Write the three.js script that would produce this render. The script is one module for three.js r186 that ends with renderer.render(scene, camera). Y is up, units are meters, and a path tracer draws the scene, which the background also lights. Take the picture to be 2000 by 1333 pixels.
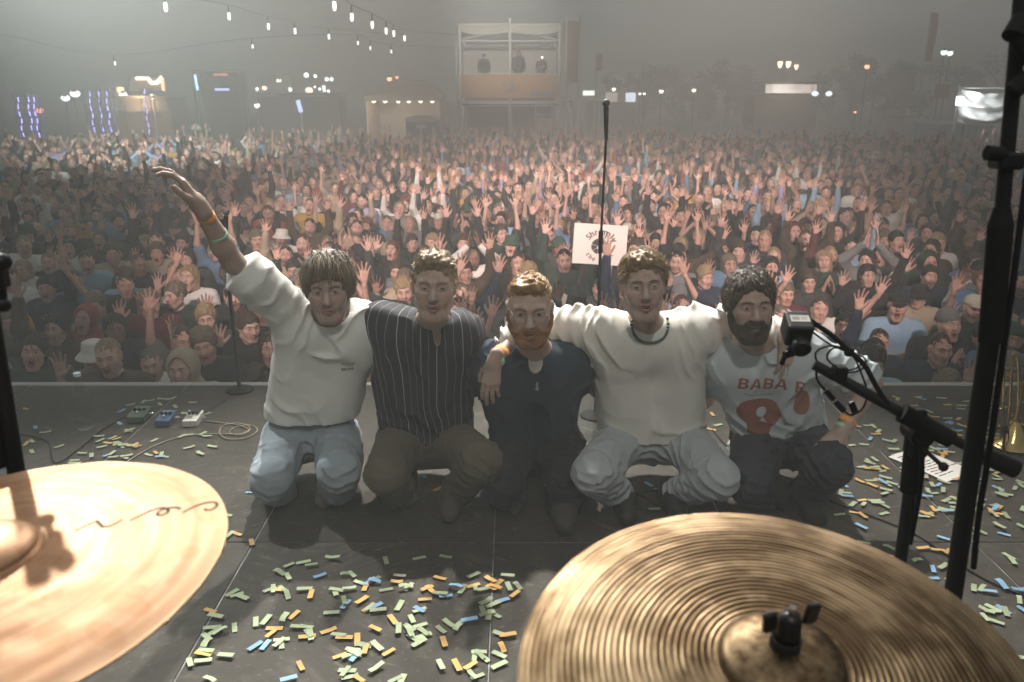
import * as THREE from 'three';
import { mergeGeometries } from 'three/addons/utils/BufferGeometryUtils.js';
import { RoundedBoxGeometry } from 'three/addons/geometries/RoundedBoxGeometry.js';

// ---------- camera, sky, lamps, exposure ----------
// stage floor is y = 0, the field in front of the stage lies 1.75 m lower; the camera looks down -z from behind the drum kit
const F = 1600, PITCH = Math.atan((666.5 - 180) / F), CAM_Y = 1.65;
const scene = new THREE.Scene();
const camera = new THREE.PerspectiveCamera(2 * Math.atan(666.5 / F) * 180 / Math.PI, 2000 / 1333, 0.05, 400);
camera.position.set(0, CAM_Y, 0);
camera.rotation.x = -PITCH;
camera.focus = 3.3; camera.userData.fStop = 5.6;
scene.add(camera);

// night air over the field: dim grey-green glow of the lit smoke, slightly uneven
function nightSky() {
  const W = 256, H = 128, d = new Float32Array(W * H * 4);
  for (let y = 0; y < H; y++) for (let x = 0; x < W; x++) {
    const up = ((y + 0.5) / H - 0.5) * Math.PI, a = (x + 0.5) / W * Math.PI * 2;
    const px = Math.cos(a) * Math.cos(up), pz = Math.sin(a) * Math.cos(up), py = Math.sin(up);
    let n = 0; for (let k = 0, f = 3.1, g = 1; k < 5; k++, f *= 1.9, g *= 0.62) n += g * Math.sin(px * f * 1.3 + 1.7 * Math.sin(py * f * 1.9 + k) + k * 2.1) * Math.sin(pz * f * 1.1 + py * f * 1.7 + 1.3 * Math.sin(px * f) + k);
    const b = SKY * (1 + 0.13 * n);
    d.set([b * 0.93, b, b * 0.965, 1], (y * W + x) * 4);
  }
  const t = new THREE.DataTexture(d, W, H, THREE.RGBAFormat, THREE.FloatType);
  t.mapping = THREE.EquirectangularReflectionMapping; t.minFilter = t.magFilter = THREE.LinearFilter; t.needsUpdate = true;
  return t;
}
const SKY = 0.28;
scene.background = nightSky();
scene.environment = scene.background;

const renderer = new THREE.WebGLRenderer({ antialias: true });
renderer.toneMapping = THREE.LinearToneMapping;
renderer.toneMappingExposure = 0.74;
renderer.shadowMap.enabled = true;

scene.fog = new THREE.FogExp2(new THREE.Color().setRGB(0.93, 0.95, 0.92), 0.018);

// lamps, all out of view: [position, aim, colour, candela, half angle, penumbra, lens radius]; each also gets its housing on the trusses (see spotlight below)
const FRONT_LAMPS = [  // out of view beyond the stage edge, placed to light the band
  [[-4.7, 6.3, -7.25], [-2.1, 1.1, -2.3], [0.97, 1, 0.95], 430, 0.28, 0.9],
  [[1.7, 6.3, -7.25], [0.5, 0.1, -1.6], [1, 0.97, 0.92], 20, 0.22, 0.6],
  [[3.9, 6.3, -7.25], [1.0, 0.3, -1.5], [1, 0.96, 0.9], 30, 0.3, 0.6],
  [[-0.95, 6.3, -7.25], [-0.5, 0.4, -2.8], [1, 0.96, 0.9], 400, 0.3, 0.5],
  [[0.8, 6.3, -7.25], [0.6, 0.4, -2.8], [1, 0.96, 0.9], 340, 0.3, 0.5],
];
const CROWD_LAMPS = [  // out of view, placed to light the faces of the crowd
  [[-2.4, 5.6, 1.6], [-1.2, -0.2, -12], [1, 0.78, 0.71], 1150, 0.29, 0.9],
  [[2.4, 5.6, 1.6], [2.4, -0.2, -12], [1, 0.78, 0.71], 1100, 0.29, 0.9],
  [[-2.3, 6.3, -7.25], [-1.6, -0.2, -19], [1, 0.82, 0.72], 650, 0.42, 0.9],
  [[2.4, 6.3, -7.25], [3.6, -0.2, -19], [1, 0.82, 0.72], 720, 0.42, 0.9],
];
// added fill from behind the camera, brightening the fronts of the band
const FILL_LAMP = [[0.3, 5.6, 1.6], [0.2, 0.6, -3.2], [1, 0.96, 0.88], 40, 0.45, 0.8];
// out of view, aimed level over the crowd to brighten the smoke and tower
const BEAM_LAMPS = [
  [[-5.2, 6.3, -7.25], [-13, 2.3, -34], [0.9, 1, 0.95], 6300, 0.34, 0.9],
  [[-0.6, 6.3, -7.25], [-0.3, 4.4, -45], [1, 0.97, 0.92], 9000, 0.11, 0.9],
  [[5.2, 6.3, -7.25], [14, 3.6, -40], [0.95, 1, 0.96], 100, 0.4, 0.9],
];
// ---------- helpers ----------
let seed = 1234567;
const rnd = () => { seed = (seed + 0x6d2b79f5) | 0; let t = Math.imul(seed ^ (seed >>> 15), 1 | seed); t = (t + Math.imul(t ^ (t >>> 7), 61 | t)) ^ t; return ((t ^ (t >>> 14)) >>> 0) / 4294967296; };
const reseed = (s) => { seed = s; };
const rr = (a, b) => a + (b - a) * rnd(), pick = (a) => a[Math.floor(rnd() * a.length)];
const V = (x, y, z) => new THREE.Vector3(x, y, z);
const { lerp, clamp, smoothstep } = THREE.MathUtils;
// where the sight line through a point of the 2000 x 1333 photograph meets the upright plane dist metres ahead, or the level y = h
const sight = (px, py) => { const u = (px - 1000) / F, v = (666.5 - py) / F; return V(u, -Math.sin(PITCH) + v * Math.cos(PITCH), -Math.cos(PITCH) - v * Math.sin(PITCH)); };
const at = (px, py, dist) => { const s = sight(px, py); return s.multiplyScalar(dist / -s.z).add(V(0, CAM_Y, 0)); };
const onFloor = (px, py, h = 0) => { const s = sight(px, py); return s.multiplyScalar((h - CAM_Y) / s.y).add(V(0, CAM_Y, 0)); };
const used = new Map();
const numbered = (n) => { const k = used.get(n) ?? 0; used.set(n, k + 1); return k ? n + '_' + String(k).padStart(3, '0') : n; };
function tag(o, label, category, group) { o.userData.label = label; o.userData.category = category; if (group) o.userData.group = group; return o; }
function thing(name, label, category, pos = [0, 0, 0], group) { const o = new THREE.Group(); o.name = numbered(name); scene.add(o); o.position.set(...(pos.toArray ? pos.toArray() : pos)); return tag(o, label, category, group); }
function mesh(name, geo, mat, parent) { const m = new THREE.Mesh(Array.isArray(geo) ? join(geo) : geo, mat); m.name = parent ? name : numbered(name); m.castShadow = m.receiveShadow = true; (parent ?? scene).add(m); return m; }
function structure(name, geo, mat) { const m = mesh(name, geo, mat); m.userData.kind = 'structure'; return m; }
function join(list) {
  const l = list.map((g) => { g = g.index ? g.toNonIndexed() : g; for (const k of Object.keys(g.attributes)) if (!['position', 'normal', 'uv'].includes(k)) g.deleteAttribute(k); return g; });
  if (!l.every((g) => g.attributes.uv)) l.forEach((g) => g.deleteAttribute('uv'));
  return l.length === 1 ? l[0] : mergeGeometries(l);
}
const box = (w, h, d, x = 0, y = 0, z = 0) => new THREE.BoxGeometry(w, h, d).translate(x, y, z);
const rbox = (w, h, d, r, x = 0, y = 0, z = 0, s = 2) => new RoundedBoxGeometry(w, h, d, s, r).translate(x, y, z);
const cyl = (r0, r1, h, n = 16) => new THREE.CylinderGeometry(r1, r0, h, n);
function rod(a, b, r, n = 8, r2 = r) { // a bar from a to b
  const A = a.isVector3 ? a : V(...a), B = b.isVector3 ? b : V(...b), d = B.clone().sub(A), g = new THREE.CylinderGeometry(r2, r, d.length(), n);
  return g.applyQuaternion(new THREE.Quaternion().setFromUnitVectors(V(0, 1, 0), d.clone().normalize())).translate(...A.clone().add(B).multiplyScalar(0.5).toArray());
}
const tube = (pts, r, seg = 40, n = 6, closed = false) => new THREE.TubeGeometry(new THREE.CatmullRomCurve3(pts.map((p) => (p.isVector3 ? p : V(...p))), closed), seg, r, n, closed);
const lathe = (pts, n = 32) => new THREE.LatheGeometry(pts.map(([x, y]) => new THREE.Vector2(x, y)), n);
const mat = (rgb, rough = 0.8, metal = 0, more = {}) => { const m = new (Object.keys(more).some((k) => /transmission|specular|sheen|clearcoat|thickness|anisotropy/.test(k)) ? THREE.MeshPhysicalMaterial : THREE.MeshStandardMaterial)({ roughness: rough, metalness: metal, ...more }); m.color.setRGB(...rgb); return m; };
const glow = (rgb, strength) => { const m = new THREE.MeshStandardMaterial({ roughness: 0.6 }); m.color.setRGB(0.6, 0.6, 0.6); m.emissive.setRGB(...rgb); m.emissiveIntensity = strength; return m; };
// value noise in 3-D, -1..1
const hash = (x, y, z) => { let h = Math.imul(x, 374761393) ^ Math.imul(y, 668265263) ^ Math.imul(z, 2147483647 ^ 0x5bd1e995); h = Math.imul(h ^ (h >>> 13), 1274126177); return ((h ^ (h >>> 16)) >>> 0) / 2147483648 - 1; };
function noise(x, y, z) {
  const X = Math.floor(x), Y = Math.floor(y), Z = Math.floor(z); x -= X; y -= Y; z -= Z;
  const a = x * x * (3 - 2 * x), b = y * y * (3 - 2 * y), c = z * z * (3 - 2 * z);
  const p = (i, j) => { const u = hash(X, Y + i, Z + j), w = hash(X + 1, Y + i, Z + j); return u + (w - u) * a; };
  const q = p(0, 0) + (p(1, 0) - p(0, 0)) * b, r = p(0, 1) + (p(1, 1) - p(0, 1)) * b;
  return q + (r - q) * c;
}
const fbm = (x, y, z, n = 4) => { let s = 0, a = 0.5; for (let i = 0; i < n; i++, a *= 0.5, x *= 2.03, y *= 2.03, z *= 2.03) s += a * noise(x, y, z); return s; };
function texture(w, h, f, srgb = true) { // f(u, v) gives [r, g, b] in linear 0..1 (srgb) or a plain value
  const d = new Uint8Array(w * h * 4), enc = (c) => 255 * (c <= 0.0031308 ? 12.92 * c : 1.055 * Math.pow(c, 1 / 2.4) - 0.055);
  for (let y = 0; y < h; y++) for (let x = 0; x < w; x++) { const c = f((x + 0.5) / w, (y + 0.5) / h), o = (y * w + x) * 4; for (let k = 0; k < 3; k++) d[o + k] = clamp(srgb ? enc(clamp(c[k], 0, 1)) : 255 * clamp(c.length ? c[k] : c, 0, 1), 0, 255); d[o + 3] = 255; }
  const t = new THREE.DataTexture(d, w, h); t.colorSpace = srgb ? THREE.SRGBColorSpace : THREE.NoColorSpace; t.wrapS = t.wrapT = THREE.RepeatWrapping; t.magFilter = THREE.LinearFilter; t.minFilter = THREE.LinearMipmapLinearFilter; t.generateMipmaps = true; t.needsUpdate = true; return t;
}
function print(w, h, draw) { const c = document.createElement('canvas'); c.width = w; c.height = h; draw(c.getContext('2d'), w, h); const t = new THREE.CanvasTexture(c); t.colorSpace = THREE.SRGBColorSpace; t.anisotropy = 8; return t; }
// noise that repeats after per units
const tileNoise = (u, v, per, s) => { const a = u * Math.PI * 2, b = v * Math.PI * 2, r = per / (2 * Math.PI); return noise(Math.cos(a) * r + s, Math.sin(a) * r + Math.cos(b) * r * 1.31, Math.sin(b) * r - s); };

// ---------- shapes from distance fields ----------
// a bone: tapered capsule; an egg: ellipsoid with its own axes; cut: a carved egg. All are joined by a smooth minimum.
const bone = (a, b, ra, rb = ra, k = 0.03) => ({ t: 0, a, ba: b.clone().sub(a), l2: Math.max(1e-9, b.distanceToSquared(a)), ra, rb, k, c: a.clone().add(b).multiplyScalar(0.5), R: a.distanceTo(b) / 2 + Math.max(ra, rb) });
const egg = (c, r, q = null, k = 0.02, sign = 1) => ({ t: 1, c, r: r.isVector3 ? r : V(...r), q: q ? q.clone().invert() : null, k, sign, R: Math.max(...(r.isVector3 ? r.toArray() : r)) });
const cut = (c, r, q = null, k = 0.01) => egg(c, r, q, k, -1);
const W3 = new THREE.Vector3();
function distTo(s, x, y, z) {
  if (s.t === 0) {
    const px = x - s.a.x, py = y - s.a.y, pz = z - s.a.z, h = clamp((px * s.ba.x + py * s.ba.y + pz * s.ba.z) / s.l2, 0, 1);
    const qx = px - s.ba.x * h, qy = py - s.ba.y * h, qz = pz - s.ba.z * h; return Math.sqrt(qx * qx + qy * qy + qz * qz) - (s.ra + (s.rb - s.ra) * h);
  }
  W3.set(x - s.c.x, y - s.c.y, z - s.c.z); if (s.q) W3.applyQuaternion(s.q);
  const a = W3.x / s.r.x, b = W3.y / s.r.y, c = W3.z / s.r.z, k0 = Math.sqrt(a * a + b * b + c * c), ka = a / s.r.x, kb = b / s.r.y, kc = c / s.r.z, k1 = Math.sqrt(ka * ka + kb * kb + kc * kc);
  return k1 < 1e-9 ? -Math.min(s.r.x, s.r.y, s.r.z) : k0 * (k0 - 1) / k1;
}
function field(list) {
  return (x, y, z) => {
    let d = 10;
    for (const s of list) {
      const fx = x - s.c.x, fy = y - s.c.y, fz = z - s.c.z, far = Math.sqrt(fx * fx + fy * fy + fz * fz) - s.R;
      if (s.sign === -1) { if (far > s.k + 0.02 || d > 0.1) continue; const e = -distTo(s, x, y, z), h = Math.max(s.k - Math.abs(d - e), 0) / s.k; d = Math.max(d, e) + h * h * s.k * 0.25; continue; }
      if (far > d + s.k) continue;
      const e = distTo(s, x, y, z), h = Math.max(s.k - Math.abs(d - e), 0) / s.k;
      d = Math.min(d, e) - h * h * s.k * 0.25;
    }
    return d;
  };
}
// mesh of f = 0 inside the box lo..hi with cells of size c (surface nets); paint(x, y, z) may give vertex colours, uvOf(x, y, z) texture coordinates
function surface(f, lo, hi, c, { paint, uvOf, relax = 1 } = {}) {
  const nx = Math.ceil((hi.x - lo.x) / c) + 2, ny = Math.ceil((hi.y - lo.y) / c) + 2, nz = Math.ceil((hi.z - lo.z) / c) + 2, g = new Float32Array(nx * ny * nz), B = 4;
  const ox = lo.x - c / 2, oy = lo.y - c / 2, oz = lo.z - c / 2;
  for (let bz = 0; bz < nz; bz += B) for (let by = 0; by < ny; by += B) for (let bx = 0; bx < nx; bx += B) {
    const d = f(ox + (bx + 1.5) * c, oy + (by + 1.5) * c, oz + (bz + 1.5) * c), skip = Math.abs(d) > c * B * 1.5 + 0.012;
    for (let z = bz; z < Math.min(nz, bz + B); z++) for (let y = by; y < Math.min(ny, by + B); y++) for (let x = bx, i = (z * ny + y) * nx + bx; x < Math.min(nx, bx + B); x++, i++) g[i] = skip ? d : f(ox + x * c, oy + y * c, oz + z * c);
  }
  const id = new Int32Array(nx * ny * nz).fill(-1), pos = [], idx = [], sx = 1, sy = nx, sz = nx * ny;
  for (let z = 0; z < nz - 1; z++) for (let y = 0; y < ny - 1; y++) for (let x = 0; x < nx - 1; x++) {
    const o = z * sz + y * sy + x; let n = 0, px = 0, py = 0, pz = 0;
    const edge = (a, b, ax, ay, az, dx, dy, dz) => { const u = g[a], w = g[b]; if ((u < 0) === (w < 0)) return; const t = u / (u - w); n++; px += ax + t * dx; py += ay + t * dy; pz += az + t * dz; };
    for (let j = 0; j < 2; j++) for (let k = 0; k < 2; k++) {
      edge(o + j * sy + k * sz, o + j * sy + k * sz + sx, 0, j, k, 1, 0, 0);
      edge(o + j * sx + k * sz, o + j * sx + k * sz + sy, j, 0, k, 0, 1, 0);
      edge(o + j * sx + k * sy, o + j * sx + k * sy + sz, j, k, 0, 0, 0, 1);
    }
    if (n) { id[o] = pos.length / 3; pos.push(ox + (x + px / n) * c, oy + (y + py / n) * c, oz + (z + pz / n) * c); }
  }
  const quad = (a, b, d, e, flip) => { if (a < 0 || b < 0 || d < 0 || e < 0) return; if (flip) idx.push(a, d, b, b, d, e); else idx.push(a, b, d, b, e, d); };
  for (let z = 1; z < nz - 1; z++) for (let y = 1; y < ny - 1; y++) for (let x = 1; x < nx - 1; x++) {
    const o = z * sz + y * sy + x, s = g[o] < 0;
    if (s !== g[o + sx] < 0) quad(id[o - sy - sz], id[o - sz], id[o - sy], id[o], !s);
    if (s !== g[o + sy] < 0) quad(id[o - sx - sz], id[o - sx], id[o - sz], id[o], !s);
    if (s !== g[o + sz] < 0) quad(id[o - sx - sy], id[o - sy], id[o - sx], id[o], !s);
  }
  const geo = new THREE.BufferGeometry(), P = new Float32Array(pos), N = new Float32Array(pos.length), e = c * 0.6;
  for (let i = 0; i < P.length; i += 3) {
    let x = P[i], y = P[i + 1], z = P[i + 2], gx, gy, gz, l;
    for (let r = 0; r <= relax; r++) {
      gx = f(x + e, y, z) - f(x - e, y, z); gy = f(x, y + e, z) - f(x, y - e, z); gz = f(x, y, z + e) - f(x, y, z - e); l = Math.sqrt(gx * gx + gy * gy + gz * gz) || 1;
      if (r < relax) { const d = clamp(f(x, y, z) / Math.max(0.3, l / (2 * e)), -c / 2, c / 2); x -= gx / l * d; y -= gy / l * d; z -= gz / l * d; }
    }
    P[i] = x; P[i + 1] = y; P[i + 2] = z; N[i] = gx / l; N[i + 1] = gy / l; N[i + 2] = gz / l;
  }
  geo.setAttribute('position', new THREE.BufferAttribute(P, 3)); geo.setAttribute('normal', new THREE.BufferAttribute(N, 3)); geo.setIndex(idx);
  if (paint) { const C = new Float32Array(P.length); for (let i = 0; i < P.length; i += 3) C.set(paint(P[i], P[i + 1], P[i + 2]), i); geo.setAttribute('color', new THREE.BufferAttribute(C, 3)); }
  if (uvOf) { const U = new Float32Array(P.length / 3 * 2); for (let i = 0, j = 0; i < P.length; i += 3, j += 2) { const t = uvOf(P[i], P[i + 1], P[i + 2]); U[j] = t[0]; U[j + 1] = t[1]; } geo.setAttribute('uv', new THREE.BufferAttribute(U, 2)); }
  return geo;
}
const boundsOf = (list, pad = 0.03) => { const b = new THREE.Box3(); for (const s of list) if (s.sign !== -1) { if (s.t === 0) { const e = s.a.clone().add(s.ba); b.expandByPoint(s.a.clone().subScalar(s.ra)).expandByPoint(s.a.clone().addScalar(s.ra)).expandByPoint(e.clone().subScalar(s.rb)).expandByPoint(e.clone().addScalar(s.rb)); } else b.expandByPoint(s.c.clone().subScalar(s.R)).expandByPoint(s.c.clone().addScalar(s.R)); } return b.expandByScalar(pad); };
const mergeBody = (list) => mergeGeometries(list);
// ---------- ground and stage ----------
const GROUND = -1.75, EDGE = -4.528, SEAM_X = -0.07, DECK_W = 0.92, DECK_D = 1.75;
const grit = texture(512, 512, (u, v) => { const n = 0.5 + 0.35 * tileNoise(u, v, 40, 3) + 0.25 * tileNoise(u, v, 160, 9); return [0.05 * n + 0.01, 0.047 * n + 0.01, 0.04 * n + 0.008]; });
{
  const g = new THREE.PlaneGeometry(400, 400, 1, 1).rotateX(-Math.PI / 2).translate(0, GROUND, -100), t = grit.clone(); t.repeat.set(120, 120);
  structure('ground', g, mat([1, 1, 1], 0.95, 0, { map: t }));
}
// anti-slip birch decks: dark brown film with a fine wire-mesh relief
const mesh_relief = texture(256, 256, (u, v) => { const s = Math.abs(Math.sin(u * Math.PI * 32)) * Math.abs(Math.sin(v * Math.PI * 32)); return 0.4 + 0.35 * s + 0.15 * tileNoise(u, v, 60, 2); }, false);
mesh_relief.repeat.set(5, 5);
const deckTone = (k) => texture(512, 512, (u, v) => {
  const scuff = Math.max(0, tileNoise(u, v, 9, k * 7.3) - 0.2) * (0.6 + 0.8 * tileNoise(u, v, 46, k * 2.2)), spot = Math.max(0, tileNoise(u, v, 70, k * 3.1) - 0.55) * 1.6, drag = Math.pow(Math.max(0, 1 - 9 * Math.abs(tileNoise(u * 0.6 + v * 0.4, v, 5, k * 4.4))), 3) * Math.max(0, tileNoise(u, v, 30, k + 11)), n = 1 + 0.14 * tileNoise(u, v, 24, k * 5.7) + 0.1 * tileNoise(u, v, 150, k);
  const b = 0.048 * n + 0.045 * scuff + 0.07 * spot + 0.05 * drag; return [b * 1.08, b * 0.97, b * 0.8];
});
const deckMats = [0, 1, 2].map((k) => mat([1, 1, 1], 0.8, 0, { specularIntensity: 0.45, map: deckTone(k), bumpMap: mesh_relief, bumpScale: 0.0008 }));
{
  const floor = new THREE.Group(); floor.name = 'stage_floor'; floor.userData.kind = 'structure'; scene.add(floor);
  const deck = new THREE.Group(), g = rbox(DECK_W - 0.007, 0.05, DECK_D - 0.006, 0.002, 0, -0.025, 0, 1), p = g.attributes.position, uv = g.attributes.uv;
  for (let i = 0; i < p.count; i++) uv.setXY(i, p.getX(i) + 0.5, p.getZ(i) + 1);
  for (let i = -6; i <= 6; i++) for (let j = 0; j <= 4; j++) {
    const m = mesh('deck_panel', g, deckMats[(i * 2 + j * 5 + 60) % 3], floor);
    m.position.set(SEAM_X + (i + 0.5) * DECK_W, 0, EDGE + (j + 0.5) * DECK_D); m.position.y = -0.0006 * ((i * 7 + j * 3 + 50) % 3);
  }
  // pale aluminium rails of the deck frames show in the joints
  const rails = [], alu = mat([1, 1, 1], 0.6, 0, { map: texture(8, 512, (u, v) => { const k = 0.2 + 0.16 * noise(v * 90, 1, 2) + 0.1 * noise(v * 300, 4, 1); return [k, k * 0.97, k * 0.9]; }) });
  for (let i = -6; i <= 7; i++) mesh('joint_rail', box(0.0045, 0.04, DECK_D * 5, SEAM_X + i * DECK_W, -0.0232, EDGE + DECK_D * 2.5), alu, floor);
  for (let j = 1; j <= 4; j++) mesh('joint_rail', box(DECK_W * 13, 0.038, 0.005, SEAM_X + DECK_W * 0.5, -0.0229, EDGE + j * DECK_D), alu, floor);
  // stage front: aluminium nosing and a black skirt
  mesh('edge_nosing', rbox(DECK_W * 13, 0.06, 0.05, 0.006, SEAM_X + DECK_W * 0.5, -0.027, EDGE - 0.03), mat([0.36, 0.35, 0.33], 0.6, 0), floor);
  mesh('skirt', box(DECK_W * 13, 1.68, 0.04, SEAM_X + DECK_W * 0.5, -0.89, EDGE - 0.05), mat([0.012, 0.012, 0.012], 0.95), floor);
  mesh('side_wall', box(0.04, 1.69, DECK_D * 5, SEAM_X - 6 * DECK_W - 0.03, -0.9, EDGE + DECK_D * 2.5), mat([0.012, 0.012, 0.012], 0.95), floor);
  mesh('side_wall', box(0.04, 1.69, DECK_D * 5, SEAM_X + 7 * DECK_W + 0.03, -0.9, EDGE + DECK_D * 2.5), mat([0.012, 0.012, 0.012], 0.95), floor);
}
// ---------- unseen stage lamps and the trusses built to carry them ----------
const black = mat([0.009, 0.009, 0.01], 0.45, 0, { specularIntensity: 0.7 }), blackMatt = mat([0.008, 0.008, 0.009], 0.8, 0, { specularIntensity: 0.5 }), steel = mat([0.55, 0.54, 0.52], 0.35, 0.9), chrome = mat([0.75, 0.74, 0.72], 0.14, 1), aluminium = mat([0.6, 0.6, 0.59], 0.42, 0.8);
function trussGeo(a, b, s = 0.29) { // square lattice truss between two points
  const A = V(...a), B = V(...b), d = B.clone().sub(A), L = d.length(), dir = d.clone().normalize(), u = Math.abs(dir.y) > 0.9 ? V(1, 0, 0) : V(0, 1, 0), w = dir.clone().cross(u).normalize(); u.copy(w).cross(dir).normalize();
  const cor = (i) => u.clone().multiplyScalar((i & 1 ? 1 : -1) * s / 2).add(w.clone().multiplyScalar((i & 2 ? 1 : -1) * s / 2)), out = [];
  for (let i = 0; i < 4; i++) out.push(rod(A.clone().add(cor(i)), B.clone().add(cor(i)), 0.025, 6));
  const n = Math.round(L / 0.5); const order = [0, 1, 3, 2];
  for (let k = 0; k < n; k++) for (let i = 0; i < 4; i++) { const p = A.clone().addScaledVector(dir, L * k / n).add(cor(order[i])), q = A.clone().addScaledVector(dir, L * (k + 1) / n).add(cor(order[(i + 1) % 4])); out.push(rod(p, q, 0.01, 5)); }
  return out;
}
function goal(name, label, z, y, hw, foot) {
  const t = thing(name, label, 'truss'); const X = SEAM_X + 0.4;
  mesh('crossbeam', trussGeo([X - hw, y, z], [X + hw, y, z]), aluminium, t);
  for (const s of [-1, 1]) mesh('tower', trussGeo([X + s * hw, foot, z], [X + s * hw, y, z]), aluminium, t);
}
goal('unseen_lighting_truss', 'unseen lattice truss out over the first crowd rows, built to carry lamps', -7.25, 6.72, 7.2, GROUND);
goal('unseen_lighting_truss', 'unseen lattice truss over the back of the stage, built to carry lamps', 1.6, 6.02, 5.6, 0);
function spotlight(label, [p, a, c, cd, ang, pen]) {
  const t = thing('unseen_spotlight', label, 'spotlight', p), dir = V(...a).sub(V(...p)).normalize(), q = new THREE.Quaternion().setFromUnitVectors(V(0, 0, 1), dir);
  const body = mesh('housing', lathe([[0.001, -0.42], [0.1, -0.42], [0.13, -0.36], [0.135, -0.06], [0.165, 0.0], [0.165, 0.02], [0.15, 0.02], [0.13, -0.05], [0.001, -0.05]], 24).rotateX(Math.PI / 2), black, t); body.quaternion.copy(q);
  const lens = mesh('lens', new THREE.CircleGeometry(0.125, 24).translate(0, 0, -0.04), glow(c, 6), t); lens.quaternion.copy(q);
  const yoke = mesh('yoke', [rod([-0.17, 0, -0.0], [-0.17, 0.27, 0], 0.012), rod([0.17, 0, 0], [0.17, 0.27, 0], 0.012), rod([-0.17, 0.27, 0], [0.17, 0.27, 0], 0.012), rod([0, 0.27, 0], [0, 0.42, 0], 0.02)], black, t);
  const l = new THREE.SpotLight(new THREE.Color().setRGB(...c), cd, 0, ang, pen, 2); l.name = 'lamp'; l.castShadow = true; l.shadow.radius = 4; l.shadow.mapSize.set(2048, 2048);
  l.position.copy(dir).multiplyScalar(0.06); l.target.position.copy(dir).multiplyScalar(3); t.add(l, l.target); l.target.name = 'aim'; return t;
}
['on the outer truss above the waving person', 'on the outer truss above the printed t-shirt', 'on the outer truss above the tall black stand', 'on the outer truss above the pinstriped shirt', 'on the outer truss above the cream sweater'].forEach((s, i) => spotlight('unseen stage spotlight ' + s + ', lighting the band', FRONT_LAMPS[i]));
['rear truss, behind the bright cymbal', 'rear truss, behind the ridged ride cymbal', 'outer truss, next to the one above the waving person', 'outer truss, next to the one above the tall black stand'].forEach((s, i) => spotlight('unseen audience spotlight on the ' + s, CROWD_LAMPS[i]));
spotlight('added fill spotlight on the unseen truss behind the camera, brightening the band', FILL_LAMP);
['over the purple light towers', 'in line with the mixing tower', 'on the side of the crumpled banner'].forEach((s, i) => spotlight('unseen spotlight on the outer truss, brightening smoke ' + s, BEAM_LAMPS[i]));
// ---------- people: heads, hands, bodies, clothes ----------
class Frame { constructor(o, q, s = 1) { this.o = o; this.q = q; this.s = s; this.qi = q.clone().invert(); } p(x, y, z) { return V(x * this.s, y * this.s, z * this.s).applyQuaternion(this.q).add(this.o); } inv(x, y, z, t) { return t.set(x - this.o.x, y - this.o.y, z - this.o.z).applyQuaternion(this.qi).divideScalar(this.s); } }
const turn = (yaw = 0, pitch = 0, roll = 0) => new THREE.Quaternion().setFromEuler(new THREE.Euler(pitch, yaw, roll, 'YXZ'));
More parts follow.
